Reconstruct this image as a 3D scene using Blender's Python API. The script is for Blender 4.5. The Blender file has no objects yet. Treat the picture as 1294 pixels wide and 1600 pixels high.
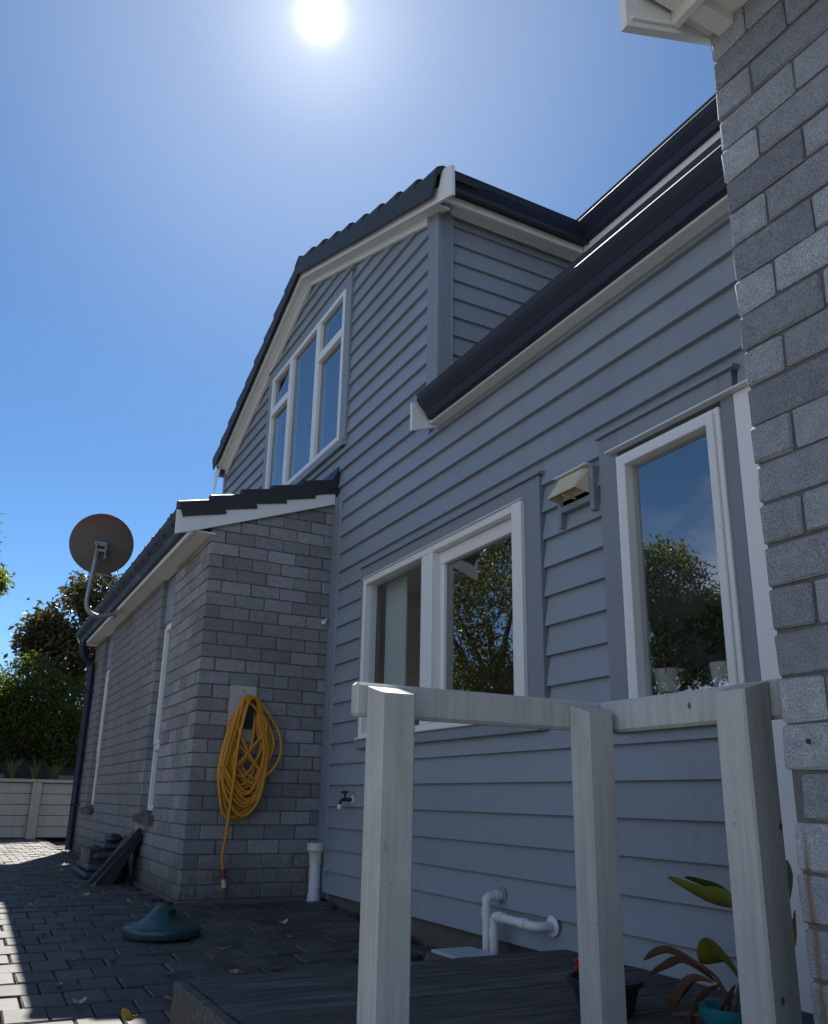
import bpy, math, random
import numpy as np
from mathutils import Vector, Matrix
R = math.radians
random.seed(7)
SC = bpy.context.scene
COL = SC.collection

# ------------------------------------------------------------------ camera
F_PX, CY = 1309.66, 858.0
YAW, PIT, ROL = R(27.7994), R(16.6210), R(1.07424)
fw = Vector((math.sin(YAW)*math.cos(PIT), math.cos(YAW)*math.cos(PIT), math.sin(PIT)))
rt0 = Vector((math.cos(YAW), -math.sin(YAW), 0)); up0 = rt0.cross(fw)
rt = rt0*math.cos(ROL) + up0*math.sin(ROL); up = -rt0*math.sin(ROL) + up0*math.cos(ROL)
cam = bpy.data.cameras.new('camera'); camo = bpy.data.objects.new('camera', cam); COL.objects.link(camo)
M = Matrix((( rt.x, up.x, -fw.x, 0), (rt.y, up.y, -fw.y, 0), (rt.z, up.z, -fw.z, 0.71), (0, 0, 0, 1)))
camo.matrix_world = M
cam.sensor_fit = 'AUTO'; cam.sensor_width = 36; cam.lens = 36*F_PX/1600; cam.shift_y = (CY-800)/1600
cam.clip_start = 0.05; cam.clip_end = 2000
SC.camera = camo

# ------------------------------------------------------------------ sky and sun
SUN = Vector((0.2123, 0.6260, 0.7503)).normalized()
EL = math.asin(SUN.z); AZ = math.atan2(SUN.x, SUN.y)
W = bpy.data.worlds.new('World'); SC.world = W; W.use_nodes = True
nt = W.node_tree; N = nt.nodes; L = nt.links
for n in list(N): N.remove(n)
out = N.new('ShaderNodeOutputWorld'); bg = N.new('ShaderNodeBackground')
sky = N.new('ShaderNodeTexSky'); sky.sky_type = 'NISHITA'; sky.sun_disc = False
sky.sun_elevation = EL; sky.sun_rotation = AZ; sky.air_density = 0.65; sky.dust_density = 0.0; sky.ozone_density = 5.0; sky.altitude = 0
tc = N.new('ShaderNodeTexCoord')
dot = N.new('ShaderNodeVectorMath'); dot.operation = 'DOT_PRODUCT'; dot.inputs[1].default_value = SUN
L.new(tc.outputs['Generated'], dot.inputs[0])
ac = N.new('ShaderNodeMath'); ac.operation = 'ARCCOSINE'; L.new(dot.outputs['Value'], ac.inputs[0])
def gauss(sig, amp, col):
    d = N.new('ShaderNodeMath'); d.operation = 'DIVIDE'; L.new(ac.outputs[0], d.inputs[0]); d.inputs[1].default_value = sig
    p = N.new('ShaderNodeMath'); p.operation = 'POWER'; L.new(d.outputs[0], p.inputs[0]); p.inputs[1].default_value = 2
    m = N.new('ShaderNodeMath'); m.operation = 'MULTIPLY'; L.new(p.outputs[0], m.inputs[0]); m.inputs[1].default_value = -0.5
    e = N.new('ShaderNodeMath'); e.operation = 'EXPONENT'; L.new(m.outputs[0], e.inputs[0])
    s = N.new('ShaderNodeMath'); s.operation = 'MULTIPLY'; L.new(e.outputs[0], s.inputs[0]); s.inputs[1].default_value = amp
    c = N.new('ShaderNodeVectorMath'); c.operation = 'SCALE'; c.inputs[0].default_value = col; L.new(s.outputs[0], c.inputs['Scale'])
    return c.outputs[0]
hsv = N.new('ShaderNodeHueSaturation'); L.new(sky.outputs[0], hsv.inputs['Color']); hsv.inputs['Saturation'].default_value = 1.08; hsv.inputs['Hue'].default_value = 0.494
acc = hsv.outputs[0]
# the sun itself and the scattered light round it
for sig, amp, col in ((R(0.45), 60, (1, 0.97, 0.92)), (R(0.85), 5.0, (1, 0.98, 0.92)), (R(3.2), 2.0, (1, 0.96, 0.86)), (R(12.0), 2.25, (0.94, 0.92, 0.85))):
    a = N.new('ShaderNodeVectorMath'); a.operation = 'ADD'; L.new(acc, a.inputs[0]); L.new(gauss(sig, amp, col), a.inputs[1]); acc = a.outputs[0]
# fair-weather cumulus low over the yard side (the tall window mirrors it)
sp = N.new('ShaderNodeSeparateXYZ'); L.new(tc.outputs['Generated'], sp.inputs[0])
def mth(op, a, b=None, clamp=False):
    m = N.new('ShaderNodeMath'); m.operation = op; m.use_clamp = clamp
    for i, v in enumerate((a, b)):
        if v is None: continue
        if isinstance(v, (int, float)): m.inputs[i].default_value = v
        else: L.new(v, m.inputs[i])
    return m.outputs[0]
za = mth('ADD', mth('MAXIMUM', sp.outputs[2], 0.0), 0.22)
cv_ = N.new('ShaderNodeCombineXYZ'); L.new(mth('DIVIDE', sp.outputs[0], za), cv_.inputs[0]); L.new(mth('DIVIDE', sp.outputs[1], za), cv_.inputs[1])
nz = N.new('ShaderNodeTexNoise'); L.new(cv_.outputs[0], nz.inputs['Vector']); nz.inputs['Scale'].default_value = 1.15; nz.inputs['Detail'].default_value = 9; nz.inputs['Roughness'].default_value = 0.55
side = mth('MULTIPLY', mth('SUBTRACT', mth('SUBTRACT', mth('MULTIPLY', sp.outputs[0], -0.75), mth('MULTIPLY', sp.outputs[1], 0.62)), 0.04), 5.0, True)
low = mth('MULTIPLY', mth('SUBTRACT', 0.75, sp.outputs[2]), 3.0, True)
cov = mth('MULTIPLY', mth('SUBTRACT', nz.outputs['Fac'], 0.44), 9.0, True)
cf = mth('MULTIPLY', mth('MULTIPLY', cov, side), mth('MULTIPLY', low, 0.9))
mixc = N.new('ShaderNodeMix'); mixc.data_type = 'RGBA'; L.new(cf, mixc.inputs[0]); L.new(acc, mixc.inputs[6]); mixc.inputs[7].default_value = (7.0, 7.4, 8.2, 1)
L.new(mixc.outputs[2], bg.inputs['Color']); bg.inputs['Strength'].default_value = 0.075
L.new(bg.outputs[0], out.inputs[0])
sl = bpy.data.lights.new('sun', 'SUN'); sl.energy = 5.0; sl.angle = R(0.53); sl.color = (1, 0.95, 0.87)
so = bpy.data.objects.new('sun', sl); COL.objects.link(so)
so.rotation_euler = SUN.to_track_quat('Z', 'Y').to_euler()
SC.view_settings.view_transform = 'Standard'; SC.view_settings.look = 'None'
SC.view_settings.exposure = 1.04; SC.view_settings.gamma = 1.0
SC.view_settings.use_curve_mapping = False
SC.render.engine = 'CYCLES'
SC.cycles.max_bounces = 8; SC.cycles.transparent_max_bounces = 12
SC.cycles.use_denoising = True

# ------------------------------------------------------------------ materials
class NT:
    def __init__(s, name):
        s.m = bpy.data.materials.new(name); s.m.use_nodes = True
        s.t = s.m.node_tree; s.n = s.t.nodes; s.b = s.n['Principled BSDF']
    def add(s, t, **kw):
        n = s.n.new(t)
        for k, v in kw.items(): setattr(n, k, v)
        return n
    def link(s, a, b): s.t.links.new(a, b)
    def coord(s, which='Object'): return s.add('ShaderNodeTexCoord').outputs[which]
    def pos(s): return s.add('ShaderNodeNewGeometry').outputs['Position']
    def mapping(s, v, scale):
        m = s.add('ShaderNodeMapping'); m.inputs['Scale'].default_value = scale; s.link(v, m.inputs[0]); return m.outputs[0]
    def noise(s, v, scale, detail=3, rough=0.55, dist=0.0):
        n = s.add('ShaderNodeTexNoise'); s.link(v, n.inputs['Vector']); n.inputs['Scale'].default_value = scale
        n.inputs['Detail'].default_value = detail; n.inputs['Roughness'].default_value = rough; n.inputs['Distortion'].default_value = dist
        return n.outputs['Fac']
    def ramp(s, f, stops):
        r = s.add('ShaderNodeValToRGB'); e = r.color_ramp.elements
        while len(e) < len(stops): e.new(0.5)
        for i, (p, c) in enumerate(stops): e[i].position = p; e[i].color = (c[0], c[1], c[2], 1) if hasattr(c, '__len__') else (c, c, c, 1)
        s.link(f, r.inputs[0]); return r.outputs[0]
    def mix(s, f, a, b, mode='MIX'):
        m = s.add('ShaderNodeMix', data_type='RGBA', blend_type=mode)
        for sock, v in ((m.inputs[0], f), (m.inputs[6], a), (m.inputs[7], b)):
            if hasattr(v, 'is_linked'): s.link(v, sock)
            elif hasattr(v, '__len__'): sock.default_value = (v[0], v[1], v[2], 1)
            else: sock.default_value = v
        return m.outputs[2]
    def math(s, op, a, b=None):
        m = s.add('ShaderNodeMath', operation=op)
        for sock, v in ((m.inputs[0], a), (m.inputs[1], b)):
            if v is None: continue
            if hasattr(v, 'is_linked'): s.link(v, sock)
            else: sock.default_value = v
        return m.outputs[0]
    def color(s, c):
        if hasattr(c, 'is_linked'): s.link(c, s.b.inputs['Base Color'])
        else: s.b.inputs['Base Color'].default_value = (c[0], c[1], c[2], 1)
    def rough(s, r):
        if hasattr(r, 'is_linked'): s.link(r, s.b.inputs['Roughness'])
        else: s.b.inputs['Roughness'].default_value = r
    def bump(s, h, dist=0.002, strength=1.0):
        b = s.add('ShaderNodeBump'); b.inputs['Distance'].default_value = dist; b.inputs['Strength'].default_value = strength
        s.link(h, b.inputs['Height']); s.link(b.outputs[0], s.b.inputs['Normal'])
    def rnd(s): return s.add('ShaderNodeObjectInfo').outputs['Random']
    def attr(s, name):
        a = s.add('ShaderNodeAttribute'); a.attribute_name = name; return a.outputs['Fac']

def m_paint(name, col, rough=0.45, var=0.12, dirt=0.25, dirtcol=(0.12, 0.11, 0.09), bumpd=0.0006, objvar=0.06):
    k = NT(name); p = k.pos()
    n1 = k.noise(p, 2.3, 4); n2 = k.noise(k.mapping(p, (18, 18, 1.6)), 1.0, 3)
    c = k.mix(n1, [x*(1-var) for x in col], [min(1, x*(1+var)) for x in col])
    c = k.mix(k.rnd(), c, k.mix(1.0, c, (1-objvar*2,)*3, 'MULTIPLY'))
    d = k.ramp(n2, ((0.52, 0), (0.8, dirt)))
    k.color(k.mix(d, c, dirtcol)); k.rough(k.ramp(n1, ((0.3, rough*0.85), (0.7, min(1, rough*1.2)))))
    k.bump(k.noise(p, 160, 2), bumpd, 0.6); return k.m

def m_brick(name, lo, hi, speck, scale=1.0, rust=False):
    k = NT(name); p = k.pos()
    base = k.mix(k.rnd(), lo, hi)
    fine = k.noise(p, 240*scale, 3, 0.7); mid = k.noise(p, 26, 4, 0.6); big = k.noise(p, 1.7, 3)
    c = k.mix(1.0, base, k.ramp(fine, ((0.36, 1-speck), (0.62, 1+speck*0.7))), 'MULTIPLY')
    c = k.mix(1.0, c, k.ramp(mid, ((0.3, 0.86), (0.7, 1.12))), 'MULTIPLY')
    c = k.mix(1.0, c, k.ramp(big, ((0.3, 0.86), (0.7, 1.1))), 'MULTIPLY')
    z = k.add('ShaderNodeSeparateXYZ'); k.link(p, z.inputs[0])
    g = k.math('ADD', z.outputs[2], k.math('MULTIPLY', mid, 0.35))
    moss = k.ramp(g, ((0.14, 0.8), (0.48, 0.0)))
    c = k.mix(moss, c, (0.055, 0.056, 0.036))
    if rust:
        yy = k.math('ADD', z.outputs[1], k.math('MULTIPLY', z.outputs[2], -0.012))
        yy = k.math('ADD', yy, k.math('MULTIPLY', k.noise(k.mapping(p, (1, 1, 3)), 2.0, 4), 0.02))
        near = k.math('ABSOLUTE', k.math('SUBTRACT', yy, 1.248))
        st = k.ramp(near, ((0.0, 0.85), (0.012, 0.0)))
        zz = k.ramp(z.outputs[2], ((0.60, 1), (0.69, 0)))
        c = k.mix(k.math('MULTIPLY', st, zz), c, (0.15, 0.085, 0.045))
    k.color(c); k.rough(0.92)
    h = k.mix(0.45, fine, k.noise(p, 60*scale, 4, 0.65)); k.bump(h, 0.0028, 0.75); return k.m

def m_plain(name, col, rough=0.5, var=0.15, nscale=12, bumpd=0.0, metal=0.0):
    k = NT(name); p = k.pos(); n = k.noise(p, nscale, 4)
    k.color(k.mix(n, [x*(1-var) for x in col], [min(1, x*(1+var)) for x in col]))
    k.rough(k.ramp(n, ((0.3, rough*0.8), (0.7, min(1, rough*1.2))))); k.b.inputs['Metallic'].default_value = metal
    if bumpd: k.bump(k.noise(p, nscale*9, 3), bumpd, 0.7)
    return k.m

MAT = {}
MAT['board'] = m_paint('weatherboard_paint', (0.258, 0.298, 0.350), 0.5, 0.09, 0.16)
MAT['trim'] = m_paint('grey_trim_paint', (0.222, 0.254, 0.300), 0.5, 0.06, 0.12)
MAT['white'] = m_paint('white_house_paint', (0.80, 0.80, 0.79), 0.5, 0.04, 0.12, (0.33, 0.30, 0.25))
MAT['alu'] = m_paint('white_aluminium', (0.78, 0.79, 0.80), 0.32, 0.02, 0.05, (0.4, 0.38, 0.35), 0.0001)
MAT['gutter'] = m_plain('navy_gutter_steel', (0.012, 0.019, 0.046), 0.55, 0.15, 3)
MAT['tile'] = m_plain('charcoal_roof_tile', (0.022, 0.023, 0.027), 0.6, 0.35, 20, 0.001)
MAT['mortar'] = m_plain('grey_mortar', (0.105, 0.100, 0.094), 0.95, 0.25, 30, 0.002)
MAT['mortar2'] = m_plain('pale_mortar', (0.125, 0.125, 0.125), 0.95, 0.35, 40, 0.003)
MAT['brick'] = m_brick('grey_concrete_brick', (0.185, 0.186, 0.195), (0.30, 0.30, 0.31), 0.28, 0.8)
MAT['sill'] = m_brick('dark_sill_brick', (0.075, 0.062, 0.058), (0.12, 0.10, 0.094), 0.2, 0.8)
MAT['brick2'] = m_brick('speckled_concrete_brick', (0.185, 0.20, 0.228), (0.36, 0.38, 0.41), 0.46, 1.15, True)
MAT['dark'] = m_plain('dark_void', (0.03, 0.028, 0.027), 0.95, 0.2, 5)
MAT['soil'] = m_plain('damp_soil', (0.035, 0.029, 0.023), 0.98, 0.5, 9, 0.006)
MAT['found'] = m_plain('foundation_concrete', (0.10, 0.095, 0.085), 0.95, 0.5, 7, 0.003)
MAT['room'] = m_plain('room_plaster', (0.52, 0.45, 0.36), 0.9, 0.04, 2)
MAT['roomceil'] = m_plain('room_ceiling', (0.74, 0.72, 0.69), 0.9, 0.03, 2)
MAT['roomgrey'] = m_plain('grey_room_wall', (0.20, 0.21, 0.23), 0.9, 0.03, 2)
MAT['pvc'] = m_plain('white_pvc_pipe', (0.62, 0.64, 0.66), 0.35, 0.06, 9)
MAT['pvcold'] = m_plain('yellowed_pvc', (0.60, 0.59, 0.50), 0.42, 0.08, 9)
MAT['hose'] = m_plain('yellow_hose', (0.54, 0.225, 0.009), 0.5, 0.18, 14)
MAT['plate'] = m_plain('painted_plywood', (0.42, 0.41, 0.37), 0.8, 0.14, 8, 0.001)
MAT['black'] = m_plain('black_plastic', (0.017, 0.018, 0.022), 0.45, 0.2, 10)
MAT['maroon'] = m_plain('maroon_plastic', (0.16, 0.022, 0.045), 0.4, 0.15, 10)
MAT['cream'] = m_plain('cream_plastic', (0.60, 0.47, 0.22), 0.45, 0.1, 10)
MAT['greenp'] = m_plain('green_plastic', (0.03, 0.10, 0.085), 0.45, 0.15, 10)
MAT['vent'] = m_paint('beige_vent', (0.68, 0.62, 0.44), 0.5, 0.06, 0.2, (0.25, 0.20, 0.10))
MAT['base'] = m_plain('teal_plastic', (0.013, 0.058, 0.064), 0.36, 0.2, 6, 0.0005)
MAT['dish'] = None
MAT['galv'] = m_plain('galvanised_steel', (0.26, 0.27, 0.28), 0.5, 0.2, 30, 0, 0.5)
MAT['brass'] = m_plain('dark_brass', (0.06, 0.05, 0.04), 0.5, 0.3, 30, 0, 0.6)
MAT['pot'] = m_plain('white_glazed_pot', (0.74, 0.72, 0.66), 0.22, 0.03, 5)
MAT['turq'] = m_plain('turquoise_glazed_pot', (0.02, 0.19, 0.22), 0.2, 0.2, 6)
MAT['blackpot'] = m_plain('black_plant_pot', (0.022, 0.024, 0.028), 0.55, 0.2, 12)
MAT['red'] = m_plain('red_petal', (0.45, 0.02, 0.012), 0.6, 0.2, 30)
MAT['curtain'] = m_plain('pale_green_curtain', (0.50, 0.57, 0.55), 0.85, 0.06, 6)
MAT['fence'] = m_paint('cream_retaining_boards', (0.40, 0.365, 0.315), 0.75, 0.10, 0.3, (0.16, 0.14, 0.11), 0.001)
MAT['bark'] = m_plain('tree_bark', (0.085, 0.065, 0.048), 0.95, 0.4, 14, 0.01)
MAT['slab'] = m_plain('grey_plastic_slab', (0.050, 0.058, 0.066), 0.45, 0.25, 8)
MAT['redbrick'] = m_plain('red_paver', (0.16, 0.065, 0.045), 0.95, 0.3, 20, 0.002)
MAT['drain'] = m_plain('drain_lid', (0.42, 0.46, 0.50), 0.4, 0.2, 8)
MAT['nroof'] = m_plain('brown_roof_sheet', (0.10, 0.075, 0.075), 0.7, 0.15, 3)
MAT['nwall'] = m_plain('cream_render', (0.5, 0.46, 0.40), 0.9, 0.08, 3)

def m_oldwhite():
    k = NT('weathered_white_timber'); p = k.pos()
    n = k.noise(p, 5, 5, 0.6); g = k.noise(k.mapping(p, (60, 60, 3)), 1.0, 4)
    c = k.mix(n, (0.41, 0.415, 0.405), (0.56, 0.565, 0.55))
    c = k.mix(k.ramp(g, ((0.42, 0), (0.70, 0.55))), c, (0.33, 0.335, 0.31))
    alg = k.ramp(k.noise(p, 3.1, 5, 0.7), ((0.5, 0), (0.74, 0.4))); c = k.mix(alg, c, (0.33, 0.36, 0.29))
    v = k.add('ShaderNodeTexVoronoi'); k.link(k.mapping(p, (9, 9, 6)), v.inputs['Vector']); v.inputs['Scale'].default_value = 1.0
    kn = k.ramp(k.math('ADD', v.outputs['Distance'], k.math('MULTIPLY', k.noise(p, 55, 4, 0.8), 0.13)), ((0.115, 0.95), (0.150, 0)))
    c = k.mix(kn, c, (0.055, 0.048, 0.038))
    sc = k.noise(k.mapping(p, (34, 34, 20)), 1.0, 6, 0.75, 1.5); c = k.mix(k.ramp(sc, ((0.62, 0), (0.70, 0.55))), c, (0.15, 0.14, 0.12))
    k.color(c); k.rough(0.62); k.bump(k.mix(0.5, g, k.noise(p, 90, 3)), 0.0012, 0.5); return k.m
MAT['oldwhite'] = m_oldwhite()

def m_deck():
    k = NT('weathered_deck_timber'); p = k.pos()
    g = k.noise(k.mapping(p, (2.2, 60, 60)), 1.0, 5, 0.7); b = k.noise(p, 3.5, 4)
    c = k.mix(k.ramp(g, ((0.38, 0), (0.62, 1))), (0.034, 0.032, 0.031), (0.20, 0.187, 0.175))
    c = k.mix(k.ramp(b, ((0.35, 0.6), (0.65, 0))), c, (0.035, 0.032, 0.030))
    c = k.mix(k.rnd(), c, k.mix(1.0, c, (0.72, 0.72, 0.74), 'MULTIPLY'))
    sc = k.noise(k.mapping(p, (7, 70, 20)), 1.0, 5, 0.8, 0.6); c = k.mix(k.ramp(sc, ((0.68, 0), (0.74, 0.5))), c, (0.24, 0.22, 0.19))
    k.color(c); k.rough(k.ramp(b, ((0.3, 0.55), (0.7, 0.85)))); k.bump(g, 0.002, 0.8); return k.m
MAT['deck'] = m_deck()

def m_paver(name):
    k = NT(name); p = k.pos()
    base = k.mix(k.rnd(), (0.042, 0.040, 0.037), (0.092, 0.086, 0.079))
    f = k.noise(p, 170, 3, 0.7); b = k.noise(p, 2.2, 5, 0.6); mid = k.noise(p, 14, 4)
    c = k.mix(1.0, base, k.ramp(f, ((0.35, 0.66), (0.65, 1.25))), 'MULTIPLY')
    c = k.mix(1.0, c, k.ramp(mid, ((0.3, 0.8), (0.7, 1.15))), 'MULTIPLY')
    c = k.mix(k.ramp(b, ((0.45, 0), (0.7, 0.6))), c, (0.024, 0.023, 0.021))
    k.color(c); k.rough(0.60); k.bump(k.mix(0.5, f, mid), 0.004, 0.7); return k.m
MAT['paver'] = m_paver('concrete_paver')
MAT['yard'] = m_plain('yard_gravel', (0.17, 0.165, 0.145), 0.95, 0.15, 2, 0.002)
MAT['ground'] = m_plain('sandy_joint', (0.06, 0.053, 0.043), 0.97, 0.4, 20, 0.004)

def m_dish():
    k = NT('rusty_dish_steel'); p = k.coord('Object')
    n = k.noise(p, 6, 5); z = k.add('ShaderNodeSeparateXYZ'); k.link(p, z.inputs[0])
    t = k.math('ADD', k.math('MULTIPLY', z.outputs[2], 1.9), k.math('MULTIPLY', n, 0.55))
    rust = k.ramp(t, ((0.40, 0), (0.80, 0.9)))
    c = k.mix(n, (0.070, 0.060, 0.054), (0.115, 0.10, 0.09)); c = k.mix(rust, c, (0.13, 0.038, 0.018))
    k.color(c); k.rough(0.6); return k.m
MAT['dish'] = m_dish()

def m_leaf(name, stops, rough=0.5, trans=0.25):
    k = NT(name); a = k.attr('rnd'); c = k.ramp(a, stops); k.color(c); k.rough(rough)
    tr = k.add('ShaderNodeBsdfTranslucent'); k.link(k.mix(1.0, c, (1.5, 1.6, 0.7), 'MULTIPLY'), tr.inputs[0])
    mx = k.add('ShaderNodeMixShader'); mx.inputs[0].default_value = trans
    k.link(k.b.outputs[0], mx.inputs[1]); k.link(tr.outputs[0], mx.inputs[2]); k.link(mx.outputs[0], k.n['Material Output'].inputs[0]); return k.m
MAT['lf_mag'] = m_leaf('magnolia_leaf', ((0, (0.030, 0.040, 0.014)), (0.5, (0.055, 0.060, 0.020)), (0.7, (0.105, 0.052, 0.022)), (1, (0.16, 0.085, 0.034))), 0.35, 0.3)
MAT['lf_hedge'] = m_leaf('hedge_leaf', ((0, (0.045, 0.066, 0.016)), (0.6, (0.085, 0.115, 0.028)), (1, (0.16, 0.17, 0.04))), 0.35, 0.6)
MAT['lf_tree'] = m_leaf('broad_leaf', ((0, (0.036, 0.052, 0.014)), (0.55, (0.10, 0.105, 0.026)), (1, (0.26, 0.21, 0.06))), 0.32, 0.55)
MAT['lf_strap'] = m_leaf('strap_leaf', ((0, (0.04, 0.085, 0.02)), (1, (0.09, 0.15, 0.04))), 0.4, 0.3)
MAT['lf_succ'] = m_leaf('succulent_leaf', ((0, (0.03, 0.07, 0.05)), (0.55, (0.06, 0.12, 0.08)), (0.8, (0.14, 0.05, 0.05)), (1, (0.22, 0.06, 0.06))), 0.45, 0.1)
MAT['lf_succ2'] = m_leaf('dark_leaf', ((0, (0.02, 0.05, 0.03)), (1, (0.06, 0.10, 0.05))), 0.45, 0.1)
MAT['lf_dry'] = m_leaf('dry_leaf', ((0, (0.16, 0.095, 0.05)), (0.5, (0.32, 0.23, 0.13)), (1, (0.55, 0.46, 0.32))), 0.8, 0.1)
MAT['lf_yel'] = m_plain('yellow_fallen_leaf', (0.33, 0.21, 0.022), 0.6, 0.25, 30)
MAT['lf_cream'] = m_plain('cream_fallen_leaf', (0.42, 0.33, 0.17), 0.7, 0.3, 30)
MAT['cane_g'] = m_plain('yellow_green_leaf', (0.13, 0.15, 0.012), 0.4, 0.55, 14)
MAT['cane_gg'] = m_plain('green_leaf', (0.025, 0.085, 0.012), 0.35, 0.35, 14)
MAT['cane_b'] = m_plain('withered_brown_leaf', (0.125, 0.062, 0.034), 0.85, 0.7, 30, 0.004)

def m_glass(name, ior=1.9, tint=(0.95, 0.97, 0.97)):
    m = bpy.data.materials.new(name); m.use_nodes = True; t = m.node_tree; n = t.nodes
    n.remove(n['Principled BSDF']); o = n['Material Output']
    tr = n.new('ShaderNodeBsdfTransparent'); tr.inputs[0].default_value = (*tint, 1)
    gl = n.new('ShaderNodeBsdfGlossy'); gl.inputs['Roughness'].default_value = 0.0
    fr = n.new('ShaderNodeFresnel'); fr.inputs[0].default_value = ior
    tcn = n.new('ShaderNodeNewGeometry'); no = n.new('ShaderNodeTexNoise'); no.inputs['Scale'].default_value = 1.1
    t.links.new(tcn.outputs['Position'], no.inputs['Vector'])
    bp = n.new('ShaderNodeBump'); bp.inputs['Distance'].default_value = 0.004; bp.inputs['Strength'].default_value = 0.10
    t.links.new(no.outputs['Fac'], bp.inputs['Height']); t.links.new(bp.outputs[0], gl.inputs['Normal'])
    mx = n.new('ShaderNodeMixShader'); bf = n.new('ShaderNodeMath'); bf.operation = 'SUBTRACT'; bf.inputs[0].default_value = 1.0; t.links.new(tcn.outputs['Backfacing'], bf.inputs[1])
    mu = n.new('ShaderNodeMath'); mu.operation = 'MULTIPLY'; t.links.new(fr.outputs[0], mu.inputs[0]); t.links.new(bf.outputs[0], mu.inputs[1]); t.links.new(mu.outputs[0], mx.inputs[0]); t.links.new(tr.outputs[0], mx.inputs[1]); t.links.new(gl.outputs[0], mx.inputs[2])
    t.links.new(mx.outputs[0], o.inputs[0]); return m
MAT['glass'] = m_glass('window_glass', 2.1)
MAT['glassr'] = m_glass('awning_glass', 3.8, (0.42, 0.47, 0.48))
MAT['glasst'] = m_glass('tall_window_glass', 3.9)
MAT['glassu'] = m_glass('upper_window_glass', 5.5, (0.7, 0.76, 0.8))

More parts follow.
